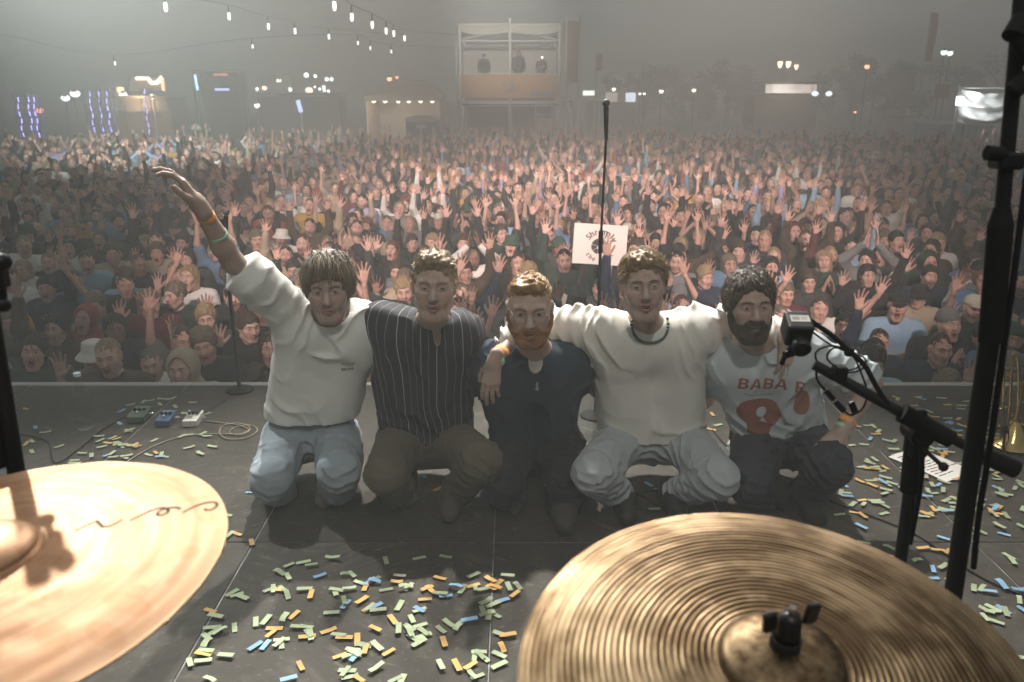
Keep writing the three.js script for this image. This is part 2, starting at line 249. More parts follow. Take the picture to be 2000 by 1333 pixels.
// head: origin between the ears, +z is the face, +y the crown; about 0.235 m from chin to crown
function headShape(fr, o = {}) {
  const e = (x, y, z, rx, ry, rz, k = 0.02) => egg(fr.p(x, y, z), [rx * fr.s, ry * fr.s, rz * fr.s], fr.q, k), c = (x, y, z, rx, ry, rz, k = 0.01) => cut(fr.p(x, y, z), [rx * fr.s, ry * fr.s, rz * fr.s], fr.q, k);
  const b = (x0, y0, z0, x1, y1, z1, r0, r1, k = 0.012) => bone(fr.p(x0, y0, z0), fr.p(x1, y1, z1), r0 * fr.s, r1 * fr.s, k);
  const j = o.jaw ?? 1, sm = o.smile ?? 0.4, op = o.open ?? 0, n = o.nose ?? 1, L = [];
  L.push(e(0, 0.034, -0.018, 0.074, 0.088, 0.094), e(0, 0.0, 0.018, 0.066, 0.09, 0.07, 0.04));
  L.push(e(0, -0.066 - op * 0.012, 0.03, 0.05 * j, 0.05, 0.052, 0.035), b(-0.018 * j, -0.1 - op * 0.018, 0.058, 0.018 * j, -0.1 - op * 0.018, 0.058, 0.017, 0.017, 0.03));
  for (const s of [-1, 1]) {
    L.push(b(s * 0.056 * j, -0.058 - op * 0.008, -0.005, s * 0.02, -0.098 - op * 0.016, 0.052, 0.02, 0.017, 0.03));                 // jaw line
    L.push(e(s * 0.043, -0.014 + sm * 0.004, 0.056, 0.026, 0.02, 0.024, 0.025));                                                    // cheekbone
    L.push(e(s * 0.036, -0.036, 0.062, 0.02, 0.022, 0.02, 0.02));
    L.push(b(s * 0.012, 0.034, 0.086, s * 0.046, 0.033, 0.07, 0.011, 0.008, 0.018));                                               // brow
    L.push(c(s * 0.032, 0.0145, 0.1, 0.022, 0.0145, 0.0215, 0.016), e(s * 0.032, 0.0145, 0.0745, 0.0138, 0.0128, 0.0128, 0.003));       // socket and eyeball
    L.push(b(s * 0.018, 0.0235, 0.0815, s * 0.045, 0.021, 0.0755, 0.0042, 0.0035, 0.006));                                          // upper lid
    L.push(b(s * 0.019, 0.006 + sm * 0.002, 0.0815, s * 0.044, 0.0075 + sm * 0.002, 0.0755, 0.0042, 0.0036, 0.008));                // lower lid
    L.push(e(s * 0.013 * n, -0.025, 0.0965, 0.0085, 0.0075, 0.0095, 0.008));                                                       // nostril wing
    L.push(e(s * 0.078, 0.0, -0.008, 0.009, 0.031, 0.019, 0.01), e(s * 0.0815, 0.012, -0.012, 0.008, 0.018, 0.018, 0.008), c(s * 0.092, 0.002, -0.003, 0.009, 0.016, 0.009, 0.006));
  }
  L.push(b(0, 0.022, 0.086, 0, -0.02, 0.107, 0.0085, 0.0125 * n, 0.014));
  const my = -0.058, up = sm * 0.008, w = 0.021 + sm * 0.006;
  L.push(b(-w, my + up + 0.003, 0.078, -0.004, my + 0.0055, 0.0925, 0.0048, 0.0062, 0.008), b(w, my + up + 0.003, 0.078, 0.004, my + 0.0055, 0.0925, 0.0048, 0.0062, 0.008));
  L.push(b(-w * 0.9, my + up - 0.004 - op * 0.012, 0.078, 0, my - 0.0085 - op * 0.024, 0.0895, 0.005, 0.0072, 0.008), b(w * 0.9, my + up - 0.004 - op * 0.012, 0.078, 0, my - 0.0085 - op * 0.024, 0.0895, 0.005, 0.0072, 0.008));
  L.push(cut(fr.p(0, my - 0.002 - op * 0.011, 0.092), [(w * 0.86) * fr.s, (0.0022 + op * 0.014) * fr.s, 0.014 * fr.s], fr.q, 0.004));
  return L;
}
const T3 = new THREE.Vector3();
function headPaint(fr, o) {
  const skin = o.skin ?? [0.5, 0.31, 0.235], brow = o.brow ?? [0.09, 0.06, 0.04], lip = [skin[0] * 0.82, skin[1] * 0.55, skin[2] * 0.56], op = o.open ?? 0, sm = o.smile ?? 0.4;
  const mix = (a, b, t) => [a[0] + (b[0] - a[0]) * t, a[1] + (b[1] - a[1]) * t, a[2] + (b[2] - a[2]) * t];
  return (x, y, z) => {
    const p = fr.inv(x, y, z, T3), ax = Math.abs(p.x), mo = 1 + 0.09 * noise(p.x * 70, p.y * 70, p.z * 70) + 0.05 * noise(p.x * 220, p.y * 220, p.z * 220); let c = [skin[0] * mo, skin[1] * mo * mo, skin[2] * mo * mo];
    c = mix(c, [skin[0] * 1.04, skin[1] * 0.88, skin[2] * 0.85], 0.7 * Math.max(0, 1 - Math.hypot((ax - 0.045) / 0.025, (p.y + 0.022) / 0.02)));     // cheeks
    if (p.z > 0.05) {
      const my = -0.058 + (p.x * p.x) / 0.0007 * sm * 0.008;
      if (ax < 0.027 && p.y < my + 0.0115 && p.y > my - 0.017 - op * 0.03 && p.z > 0.074) c = mix(c, lip, 0.85);
      if (op > 0.2 && ax < 0.018 && p.y < my + 0.001 && p.y > my - 0.004 - op * 0.024 && p.z < 0.0885) c = [0.05, 0.012, 0.012];
      if (sm > 0.7 && ax < 0.02 && p.y < my + 0.002 && p.y > my - 0.006 - op * 0.006 && p.z < 0.0895) c = [0.55, 0.51, 0.44];
      const by = 0.037 + (ax - 0.03) * (ax < 0.03 ? 0.18 : -0.25); if (ax > 0.013 && ax < 0.05 && Math.abs(p.y - by) < 0.0046) c = mix(c, brow, 0.8);
      const ex = ax - 0.032, ey = p.y - 0.0145; if (Math.abs(ey) < 0.0052 - sm * 0.0018 - ex * ex * 12 && p.z > 0.07) c = Math.hypot(ex, ey) < 0.0062 ? [0.03, 0.026, 0.024] : [0.34, 0.3, 0.27];
    }
    if (o.stubble && p.y < -0.028 + ax * 0.3 && p.z > -0.02 && !(ax < 0.024 && Math.abs(p.y + 0.06) < 0.011)) c = mix(c, brow, o.stubble * smoothstep(-p.y, 0.03, 0.05));
    return c;
  };
}
// hand: wrist, direction of the fingers, direction the palm faces, thumb side +1 or -1 along cross(dir, palm); curl per finger 0..1.6 (thumb first)
function handShape(wrist, dir, palm, thumb = 1, curl = [0.3, 0.3, 0.3, 0.35, 0.4], spread = 0.12, s = 1) {
  const y = dir.clone().normalize(), z = palm.clone().addScaledVector(y, -palm.dot(y)).normalize(), x = y.clone().cross(z).multiplyScalar(thumb), L = [];
  const P = (a, b, c) => wrist.clone().addScaledVector(x, a * s).addScaledVector(y, b * s).addScaledVector(z, c * s);
  const F4 = [[0.026, 0.086, [0.041, 0.025, 0.02]], [0.008, 0.09, [0.046, 0.029, 0.021]], [-0.011, 0.085, [0.042, 0.027, 0.02]], [-0.028, 0.075, [0.033, 0.021, 0.018]]];
  L.push(bone(P(0, -0.03, 0), P(0, 0.02, 0), 0.024 * s, 0.024 * s, 0.02));
  F4.forEach(([mx, my, len], i) => {
    L.push(bone(P(mx * 0.55, 0.012, 0), P(mx, my, 0), 0.0135 * s, 0.0115 * s, 0.012));
    let a = 0, p = P(mx, my, 0), c = curl[i + 1], sp = (1.5 - i) * spread, r = (i === 3 ? 0.0076 : 0.0088) * s;
    len.forEach((l, k) => { a += c * (k === 0 ? 0.6 : 0.9); const d = y.clone().multiplyScalar(Math.cos(a)).addScaledVector(z, Math.sin(a)).addScaledVector(x, sp * Math.cos(a)).normalize(), q = p.clone().addScaledVector(d, l * s); L.push(bone(p, q, r * (1 - 0.07 * k), r * (0.93 - 0.07 * k), k === 0 ? 0.006 : 0.003)); p = q; });
  });
  const ct = curl[0], t0 = P(0.016, 0.018, 0.008), t1 = P(0.038 + 0.01 * (1 - ct), 0.046, 0.012 + 0.012 * ct), t2 = P(0.05 + 0.02 * (1 - ct) - 0.012 * ct, 0.072, 0.016 + 0.02 * ct), t3 = P(0.055 + 0.03 * (1 - ct) - 0.03 * ct, 0.094, 0.018 + 0.026 * ct);
  L.push(bone(t0, t1, 0.0165 * s, 0.0135 * s, 0.014), bone(t1, t2, 0.0115 * s, 0.0102 * s, 0.004), bone(t2, t3, 0.01 * s, 0.0078 * s, 0.003), bone(P(0.012, 0.02, 0.004), P(0.02, 0.075, 0.003), 0.013 * s, 0.01 * s, 0.012));
  return L;
}
const handTop = (p, a, b) => p.clone().lerp(a, b);
const ridge = (n) => 1 - 2 * Math.abs(n);
// folds of cloth: long creases that hang, plus fine ones
const folds = (amp, fx = 13, fy = 4, fz = 13, s = 0) => (x, y, z) => { const w = 0.5 * noise(x * 4 + s, y * 4, z * 4 - s), a = noise(x * fx + w * 2.2 + s, y * fy + w * 2, z * fz), b = noise(x * fx * 2.1 - s, y * fy * 2.4 + w * 3, z * fz * 2.1); return -amp * (1.7 * Math.pow(Math.max(0, ridge(a)), 2) * smoothstep(noise(x * 4.5 - s, y * 4.5, z * 4.5 + s), -0.45, 0.4) + 0.3 + 0.3 * b); };
const drape = (dx, dy, dz, period, amp, s = 0) => (x, y, z) => { const w = (x * dx + y * dy + z * dz) / period + 1.1 * noise(x * 7 + s, y * 4, z * 7) + 0.25 * noise(x * 25, y * 12 + s, z * 25); return -amp * Math.pow(0.5 + 0.5 * Math.sin(w * Math.PI * 2), 2.5) * (0.35 + 0.65 * smoothstep(noise(x * 11 - s, y * 5, z * 9), -0.6, 0.5)); };
function clothField(list, { planes = [], cuts = [], fold, thick = 0 } = {}) {
  const f = field(list);
  return (x, y, z) => { let d = f(x, y, z); if (d > 0.08) return d; if (fold) d += fold(x, y, z); for (const c of cuts) { const e = -distTo(c, x, y, z), h = Math.max(0.008 - Math.abs(d - e), 0) / 0.008; d = Math.max(d, e) + h * h * 0.002; } for (const [o, n] of planes) { const e = (x - o.x) * n.x + (y - o.y) * n.y + (z - o.z) * n.z; if (e > d) d = e; } return d - thick; };
}
// hair: a cap over the skull, opened for the face, and locks that lie on it
function hairCap(fr, o) {
  const S = fr.s, e = (x, y, z, rx, ry, rz, k = 0.02) => egg(fr.p(x, y, z), [rx * S, ry * S, rz * S], fr.q, k), c = (x, y, z, rx, ry, rz, k = 0.012) => cut(fr.p(x, y, z), [rx * S, ry * S, rz * S], fr.q, k), v = o.volume ?? 0.01, top = o.top ?? 0, hl = o.line ?? 0;
  const L = [e(0, 0.036 + top * 0.5, -0.02, 0.078 + v, 0.09 + v + top * 0.5, 0.097 + v), ...(o.long ? [e(0, -0.03 - o.long * 0.5, -0.045, 0.085 + v, 0.1 + o.long * 0.5, 0.06, 0.04)] : []), ...(o.quiff ? [e(o.part ?? 0, 0.105 + o.quiff * 0.3, 0.045, 0.06, 0.022 + o.quiff, 0.045, 0.03)] : [])];
  L.push(c(0, -0.036 + hl, 0.112, 0.071 + (o.wide ?? 0), 0.116, 0.083, 0.02));
  if (!o.long) L.push(c(0, -0.15, 0.0, 0.13, 0.128 - (o.sides ?? 0), 0.12, 0.02));
  return L;
}
function lockGeo(path, r, flat, up) { // a tapered lock of hair along a path
  const n = path.length, P = [], I = [], N = [];
  for (let i = 0; i < n; i++) {
    const t = path[Math.min(n - 1, i + 1)].clone().sub(path[Math.max(0, i - 1)]).normalize(), b = t.clone().cross(up[i]).normalize(), u = b.clone().cross(t).normalize(), w = r * Math.sin(Math.PI * (0.18 + 0.78 * i / (n - 1))) + 0.0004;
    for (let k = 0; k < 4; k++) { const a = k * Math.PI / 2, d = b.clone().multiplyScalar(Math.cos(a) * w).addScaledVector(u, Math.sin(a) * w * flat); P.push(...path[i].clone().add(d).toArray()); N.push(...b.clone().multiplyScalar(Math.cos(a)).addScaledVector(u, Math.sin(a) * 1.6).normalize().toArray()); }
    if (i) for (let k = 0; k < 4; k++) { const a = (i - 1) * 4 + k, c = (i - 1) * 4 + (k + 1) % 4; I.push(a, a + 4, c, c, a + 4, c + 4); }
  }
  const g = new THREE.BufferGeometry(); g.setAttribute('position', new THREE.Float32BufferAttribute(P, 3)); g.setAttribute('normal', new THREE.Float32BufferAttribute(N, 3)); g.setIndex(I); return g;
}
const toned = (g, k) => { g.setAttribute('color', new THREE.BufferAttribute(new Float32Array(g.attributes.position.count * 3).fill(k), 3)); return g; };
function hairGeo(fr, o, cell, nLocks) {
  const f0 = field(hairCap(fr, o)), f = (x, y, z) => { const e = 0.007, d = f0(x + e * noise(x * 70, y * 70, z * 70), y + 1.3 * e * noise(x * 60 + 9, y * 60, z * 60), z); if (Math.abs(d) > 0.05) return d; const p = fr.inv(x, y, z, T3); return d + 0.004 * noise(p.x * 130, p.y * 45, p.z * 45) + 0.0045 * noise(p.x * 45, p.y * 30, p.z * 30); }, b = boundsOf(hairCap(fr, o), 0.02);
  const base = surface(f, b.min, b.max, cell, { paint: (x, y, z) => { const k = 0.85 + 0.3 * noise(x * 130, y * 60, z * 130); return [k, k, k]; } }), list = [base], mid = V(0, 0.036, -0.02), R = V(0.078, 0.09, 0.097).addScalar((o.volume ?? 0.01) * 0.9);
  R.y += (o.top ?? 0) * 0.7;
  for (let i = 0; i < nLocks; i++) {
    const a = rr(0, Math.PI * 2), h = rr(o.from ?? 0.0, 1), d = V(Math.cos(a) * Math.sqrt(1 - h * h), h, Math.sin(a) * Math.sqrt(1 - h * h)), path = [], up = [];
    if (d.z > 0.5 && d.y < (o.rootLine ?? 0.55)) continue;
    const len = (o.len ?? 0.06) * rr(0.6, 1.1), steps = 5, up0 = o.thin ? rr(0.2, 1.8) : 1; let p = d.clone().multiply(R).add(mid), lift = o.lift ?? 0.006;
    for (let k = 0; k < steps; k++) {
      const q = p.clone().sub(mid).divide(R), nrm = q.clone().normalize(), rad = lerp(q.length(), 1, 0.0);
      path.push(fr.p(p.x, p.y, p.z)); up.push(nrm.clone().applyQuaternion(fr.q));
      const fl = o.flow(nrm, k / steps, i); fl.addScaledVector(nrm, -fl.dot(nrm)).normalize();
      fl.x += rr(-0.16, 0.16) * (o.mess ?? 1); fl.y += rr(-0.12, 0.12) * (o.mess ?? 1); fl.addScaledVector(nrm, lift * (1 - 1.4 * k / steps) * 12 * up0);
      p = p.clone().addScaledVector(fl.normalize(), len / steps); const q2 = p.clone().sub(mid).divide(R), l = q2.length(); if (l < 1.0) p = q2.divideScalar(l).multiply(R).add(mid);
    }
    list.push(toned(lockGeo(path, (o.thin ? rr(0.0012, 0.0026) : rr(0.0022, 0.0048)) * fr.s, 0.5, up), rr(0.72, 1.4)));
  }
  return mergeGeometries(list.map((g) => { const h = g.toNonIndexed(); h.deleteAttribute('uv'); return h; }));
}
const clothRelief = texture(128, 128, (u, v) => 0.5 + 0.3 * Math.sin(u * Math.PI * 64) * Math.sin(v * Math.PI * 64) + 0.2 * tileNoise(u, v, 50, 4), false);
const cloth = (rgb, rough = 0.92, more = {}) => mat(rgb, rough, 0, { sheen: 0.25, sheenRoughness: 0.7, sheenColor: new THREE.Color().setRGB(...rgb.map((c) => Math.min(1, c + 0.05))), ...more });
const skinMat = () => mat([1, 1, 1], 0.52, 0, { vertexColors: true });

const torsoShape = (J, w, r0, r1, drop = 0.05, k = 0.09) => {
  const sl = J.shL.clone().lerp(J.shR, w), sr = J.shR.clone().lerp(J.shL, w), L = [], mid = J.shL.clone().add(J.shR).multiplyScalar(0.5), down = J.pelvis.clone().sub(mid).normalize();
  const pl = J.pelvis.clone().add(sl.clone().sub(mid).multiplyScalar(0.75)), pr = J.pelvis.clone().add(sr.clone().sub(mid).multiplyScalar(0.75));
  sl.addScaledVector(down, drop); sr.addScaledVector(down, drop);
  L.push(bone(sl, pl, r0, r1, k), bone(sr, pr, r0, r1, k), bone(sl, sr, r0 * 0.9, r0 * 0.9, k)); return L;
};
function musician(label, c) {
  const J = {}; for (const [k, v] of Object.entries(c.joints)) J[k] = at(...v);
  const base = V(J.pelvis.x, 0, J.pelvis.z + 0.15), t = thing('person', label, 'person', [base.x, 0, base.z], 'musicians crouching in a row on the stage'), local = (g) => g.translate(-base.x, 0, -base.z);
  const fr = new Frame(J.head, turn(...c.look), c.headScale ?? 1), skin = c.skin, paint = headPaint(fr, c), plain = () => skin, up = V(0, 1, 0);
  // body: one skin from neck to feet; head and hands are meshed finer and joined to it
  const neckTop = fr.p(0, -0.05, -0.022), N = [bone(J.neck, neckTop, 0.058, 0.054, 0.03)];
  const B = [...torsoShape(J, 0.24, 0.062, 0.07, 0.06, 0.06), ...N, bone(J.neck.clone().lerp(J.shL, 0.1), J.shL, 0.05, 0.05, 0.05), bone(J.neck.clone().lerp(J.shR, 0.1), J.shR, 0.05, 0.05, 0.05), egg(J.neck.clone().add(V(0, -0.06, 0.0)), [0.085, 0.06, 0.055], null, 0.04)];
  for (const s of ['L', 'R']) B.push(bone(J['sh' + s], J['el' + s], 0.05, 0.039, 0.03), bone(J['el' + s], J['el' + s].clone().lerp(J['wr' + s], 0.3), 0.04, 0.041, 0.02), bone(J['el' + s].clone().lerp(J['wr' + s], 0.3), J['wr' + s], 0.041, 0.026, 0.02), bone(J['hip' + s], J['kn' + s], 0.07, 0.05, 0.04), bone(J['kn' + s], J['an' + s], 0.05, 0.036, 0.03));
  let bb = boundsOf(B, 0.06); const parts = [surface(field(B), bb.min, bb.max, 0.014, { paint: plain })];
  const H = [...headShape(fr, c), bone(neckTop.clone().lerp(J.neck, 0.6), neckTop, 0.055, 0.054, 0.03)]; bb = boundsOf(H, 0.01); parts.push(surface(field(H), bb.min, bb.max, 0.0036, { paint }));
  for (const s of ['L', 'R']) if (c['hand' + s]) { const [dir, palm, th, curl, sp] = c['hand' + s], HL = [...handShape(J['wr' + s], dir, palm, th, curl, sp, 1.04), bone(J['wr' + s].clone().lerp(J['el' + s], 0.25), J['wr' + s], 0.029, 0.025, 0.02)]; bb = boundsOf(HL, 0.01); parts.push(surface(field(HL), bb.min, bb.max, 0.0035, { paint: plain })); }
  mesh('body', local(mergeGeometries(parts)), skinMat(), t);
  reseed(c.seed); mesh('hair', local(hairGeo(fr, c.hair, 0.0045, c.hair.locks ?? 420)), mat(c.hair.rgb, 0.5, 0, { vertexColors: true }), t);
  if (c.beard) {
    const hf = field(H), rg = field([egg(fr.p(0, -0.085, 0.03), [0.076 * fr.s, 0.062 * fr.s, 0.09 * fr.s], fr.q, 0.01), egg(fr.p(0, -0.044, 0.09), [0.034 * fr.s, 0.012 * fr.s, 0.03 * fr.s], fr.q, 0.02), ...[-1, 1].map((s) => egg(fr.p(s * 0.068, -0.03, 0.012), [0.02, 0.045, 0.022], fr.q, 0.02))]), mo = field([egg(fr.p(0, -0.0595, 0.1), [0.026, 0.0105, 0.03], fr.q, 0.01)]);
    const bf = (x, y, z) => { const d = hf(x, y, z); if (d > 0.05) return d; return Math.max(d - c.beard - 0.0022 * noise(x * 170, y * 90, z * 170), rg(x, y, z), -mo(x, y, z)); };
    bb = boundsOf([egg(fr.p(0, -0.07, 0.04), [0.12, 0.1, 0.12])]); mesh('beard', local(surface(bf, bb.min, bb.max, 0.0038)), mat(c.beardRgb, 0.75), t);
  }
  // top
  const C = c.top, sl = (s) => C['sleeve' + s] ?? C.sleeve, TL = [...torsoShape(J, C.w ?? 0.2, C.r0 ?? 0.115, C.r1 ?? 0.135, 0.055, 0.075), bone(J.neck.clone().lerp(J.shL, 0.2).add(V(0, -0.012, 0)), J.shL, 0.058, 0.066, 0.06), bone(J.neck.clone().lerp(J.shR, 0.2).add(V(0, -0.012, 0)), J.shR, 0.058, 0.066, 0.06)], planes = [];
  if (C.hem) TL.push(...C.hem.map(([p, r]) => egg(at(...p), r, null, 0.08)));
  for (const s of ['L', 'R']) { const a = J['sh' + s], b = J['el' + s], w = J['wr' + s], n = sl(s); if (n <= 1) { const e = a.clone().lerp(b, n); TL.push(bone(a, e, C.sr0 ?? 0.078, C.sr1 ?? 0.074, 0.05)); } else { TL.push(bone(a, b, C.sr0 ?? 0.072, C.sr1 ?? 0.06, 0.05), bone(b, b.clone().lerp(w, n - 1), C.sr1 ?? 0.06, C.sr2 ?? 0.045, 0.04)); } }
  const cuts = [cut(fr.p(0, -0.05, -0.02).lerp(J.neck, 0.75).add(V(0, 0.03, 0.012)), (C.neckCut ?? [0.073, 0.07, 0.078]).map((r) => r * 0.9), null, 0.01), ...(C.cuts ?? []).map(([p, r, q]) => cut(at(...p), r, q ? turn(...q) : null, 0.012))];
  planes.push([at(...C.hemAt), V(0, -1, C.hemTilt ?? -0.15).normalize()]);
  const cf = clothField(TL, { planes, cuts, fold: C.fold }); bb = boundsOf(TL, 0.08);
  const uvOf = C.uv ? C.uv(J) : null, top = mesh(C.name, local(surface(cf, bb.min, bb.max, C.cell ?? 0.0085, { uvOf })), C.mat, t);
  if (C.under) { const uf = field([...TL, cut(J.neck.clone().add(V(0, 0.07, 0.01)), [0.06, 0.04, 0.068], null, 0.008)]), y0 = J.neck.y - 0.2; bb = boundsOf(TL, 0.08); bb.min.y = y0; mesh('undershirt', local(surface((x, y, z) => Math.max(uf(x, y, z) - 0.008, distTo(cuts[1], x, y, z) - 0.003, J.neck.z - z), bb.min, bb.max, 0.008)), C.under, t); }
  // trousers and shoes
  const D = c.legs, LL = [egg(J.pelvis.clone().add(V(0, -0.02, -0.02)), [0.18, 0.13, 0.14], null, 0.06)];
  for (const s of ['L', 'R']) LL.push(bone(J['hip' + s], J['kn' + s], 0.1, D.kr ?? 0.075, 0.05), bone(J['kn' + s], J['an' + s].clone().lerp(J['kn' + s], 0.12), D.kr ?? 0.074, D.ar ?? 0.058, 0.02));
  bb = boundsOf(LL, 0.06); const kf = folds(D.amp ?? 0.009, 9, 26, 16, c.seed % 17), kd = drape(0.3, 1, 0.5, 0.055, 0.008, c.seed % 13), kneeFold = (x, y, z) => kf(x, y, z) + kd(x, y, z);
  mesh('trousers', local(surface(clothField(LL, { fold: kneeFold, planes: [[V(0, 0.012, 0), V(0, -1, 0)]] }), bb.min, bb.max, 0.0105)), D.mat, t);
  for (const s of ['L', 'R']) { const a = J['an' + s], dir = (D['toe' + s] ? at(...D['toe' + s]) : a.clone().add(V(0, 0, 0.2))).sub(a).setY(0).normalize(), h = a.clone().addScaledVector(dir, -0.05).setY(Math.max(0.05, a.y - 0.045)), m = a.clone().addScaledVector(dir, 0.08).setY(0.046), e = a.clone().addScaledVector(dir, 0.17).setY(0.036), SL = [bone(h, a, 0.042, 0.046, 0.03), bone(h, m, 0.041, 0.046, 0.04), bone(m, e, 0.045, 0.036, 0.03)]; bb = boundsOf(SL); mesh('shoe', local(surface(clothField(SL, { planes: [[V(0, 0.004, 0), V(0, -1, 0)]] }), bb.min, bb.max, 0.011)), D.shoe, t); }
  const fb = field(B); return { t, J, fr, local, base, wrap: (x, y, z) => Math.min(cf(x, y, z), fb(x, y, z)) };
}
// a band round a limb at p, along axis d
function band(parent, base, p, d, r, w, m, name = 'wristband') { const g = lathe([[r - 0.0015, -w / 2], [r + 0.0012, -w / 2], [r + 0.0016, 0], [r + 0.0012, w / 2], [r - 0.0015, w / 2]], 28).scale(1.12, 1, 0.9); g.applyQuaternion(new THREE.Quaternion().setFromUnitVectors(V(0, 1, 0), d.clone().normalize())).translate(p.x - base.x, p.y, p.z - base.z); return mesh(name, g, m, parent); }
// ---------- the five musicians ----------
const radial = (cx, cy, cz) => (n, t) => V(n.x - cx * 0.3, n.y - cy, n.z - cz).add(V(0, -0.35, 0.12));   // combed out from the crown
const swept = (x, y, z) => () => V(x, y, z);
const cream = cloth([0.7, 0.675, 0.62]);
// stripes, prints
const stripeTex = texture(1024, 64, (u, v) => { const k = u * 26, f = k - Math.floor(k), w = (Math.floor(k) % 3 === 0) ? 0.06 : 0.035; const on = smoothstep(w - Math.abs(f - 0.5 - 0.03 * tileNoise(u, v, 30, 1)), 0, 0.03); const b = [0.018, 0.02, 0.026], s = [0.36, 0.36, 0.35]; return b.map((c, i) => c + (s[i] - c) * on); });
const aroundTorso = (J) => (x, y, z) => { // u runs round the body, v along it; on the arms u runs round the arm
  for (const s of ['L', 'R']) { const a = J['sh' + s], b = J['el' + s], d = b.clone().sub(a), h = T3.set(x, y, z).sub(a).dot(d) / d.lengthSq(); const r = T3.addScaledVector(d, -h); if (h > 0.15 && r.length() < 0.105) { return [Math.atan2(r.z, r.y + r.x * 0.3) * 0.075 * 2.2, h * 0.6]; } }
  const m = J.neck; return [Math.atan2(x - m.x, 0.16 + z - J.pelvis.z) * 0.2 * 2.2 + 0.02 * noise(x * 9, y * 7, z * 9) + 0.03 * (y - m.y), y];
};
const frontOf = (cx, cy, size) => (J) => (x, y, z) => [(x - J.neck.x - cx) / size + 0.5, (y - J.neck.y - cy) / size + 0.5];
const teePrint = print(1024, 1024, (g, w) => {
  g.fillStyle = '#d9d8d3'; g.fillRect(0, 0, w, w); g.fillStyle = '#3b3a38';
  g.font = 'bold 26px sans-serif'; g.fillText('Multi', 646, 452); g.fillStyle = '#55534f'; g.fillRect(652, 402, 74, 5); g.fillRect(652, 412, 66, 3); g.fillRect(672, 420, 40, 3);
});
const babaPrint = print(1024, 1024, (g, w) => {
  g.fillStyle = '#b9c0c4'; g.fillRect(0, 0, w, w);
  g.fillStyle = '#94574b'; g.font = 'bold 150px sans-serif'; g.save(); g.translate(215, 470); g.scale(1.02, 0.92); g.fillText('BABA', 0, 0); g.fillText('R', 425, 10); g.restore();
  g.strokeStyle = '#6c6a68'; g.lineWidth = 6; g.beginPath(); g.moveTo(290, 515); g.quadraticCurveTo(400, 548, 530, 520); g.stroke();
  g.fillStyle = '#8d5448'; g.beginPath(); g.moveTo(270, 640); g.bezierCurveTo(290, 540, 560, 540, 580, 640); g.bezierCurveTo(640, 700, 610, 800, 560, 830); g.lineTo(548, 900); g.bezierCurveTo(480, 930, 420, 920, 370, 890); g.lineTo(350, 800); g.bezierCurveTo(290, 770, 250, 720, 270, 640); g.fill();
  g.fillStyle = '#b9c0c4'; g.beginPath(); g.ellipse(455, 690, 42, 46, 0, 0, 7); g.fill(); g.beginPath(); g.moveTo(470, 735); g.lineTo(525, 800); g.lineTo(450, 775); g.fill();
  g.fillStyle = '#94644c'; g.beginPath(); g.moveTo(690, 470); g.bezierCurveTo(770, 450, 830, 520, 820, 640); g.bezierCurveTo(800, 720, 720, 720, 690, 640); g.fill();
});
const dir = (x, y, z) => V(x, y, z).normalize();
const ginger = [0.37, 0.215, 0.095], denimPale = cloth([0.29, 0.335, 0.375]), denimBlue = cloth([0.2, 0.25, 0.31]);
const P1 = musician('person in white t-shirt and pale jeans waving one raised arm', {
  seed: 11, skin: [0.4, 0.285, 0.235], brow: [0.12, 0.085, 0.05], smile: 0.1, stubble: 0.12, look: [0.12, 0.06, 0.03], jaw: 0.98,
  joints: { head: [642, 566, 3.1], neck: [650, 634, 3.2], shL: [574, 614, 3.2], elL: [454, 512, 2.98], wrL: [388, 400, 2.82], shR: [706, 632, 3.22], elR: [748, 706, 3.45], wrR: [836, 706, 3.52], pelvis: [606, 836, 3.32], hipL: [560, 858, 3.3], hipR: [658, 858, 3.3], knL: [530, 936, 2.96], knR: [662, 920, 2.94], anL: [556, 985, 3.24], anR: [652, 985, 3.22] },
  handL: [dir(-0.42, 0.86, 0.2), dir(-0.8, -0.4, 0.3), 1, [0.4, 0.55, 0.5, 0.5, 0.55], 0.08],
  hair: { rgb: [0.15, 0.108, 0.066], volume: 0.016, top: 0.012, len: 0.125, lift: 0.006, line: -0.012, sides: -0.03, from: -0.15, rootLine: 0.72, locks: 1400, thin: 1, mess: 1.2, flow: (n) => V(n.x * 1.1 + 0.12, n.y - 1.25, n.z + 0.75) },
  top: { name: 'tshirt', mat: mat([1, 1, 1], 0.92, 0, { map: teePrint }), uv: frontOf(-0.06, -0.22, 0.74), sleeve: 0.7, sr0: 0.08, sr1: 0.088, w: 0.17, r0: 0.106, r1: 0.13, hemAt: [600, 826, 3.2], hemTilt: -0.1, fold: (x, y, z) => 0.8 * folds(0.016, 8, 7, 8, 3)(x, y, z) + drape(-0.8, 0.6, 0.1, 0.065, 0.013, 4)(x, y, z) * smoothstep(-x, 0.74, 0.84) * smoothstep(y, 0.62, 0.75) + drape(0.7, 0.8, 0, 0.08, 0.008, 6)(x, y, z) * smoothstep(-y, -0.5, -0.35), neckCut: [0.088, 0.072, 0.09] },
  legs: { mat: denimPale, shoe: cloth([0.16, 0.15, 0.13]), amp: 0.008 },
});
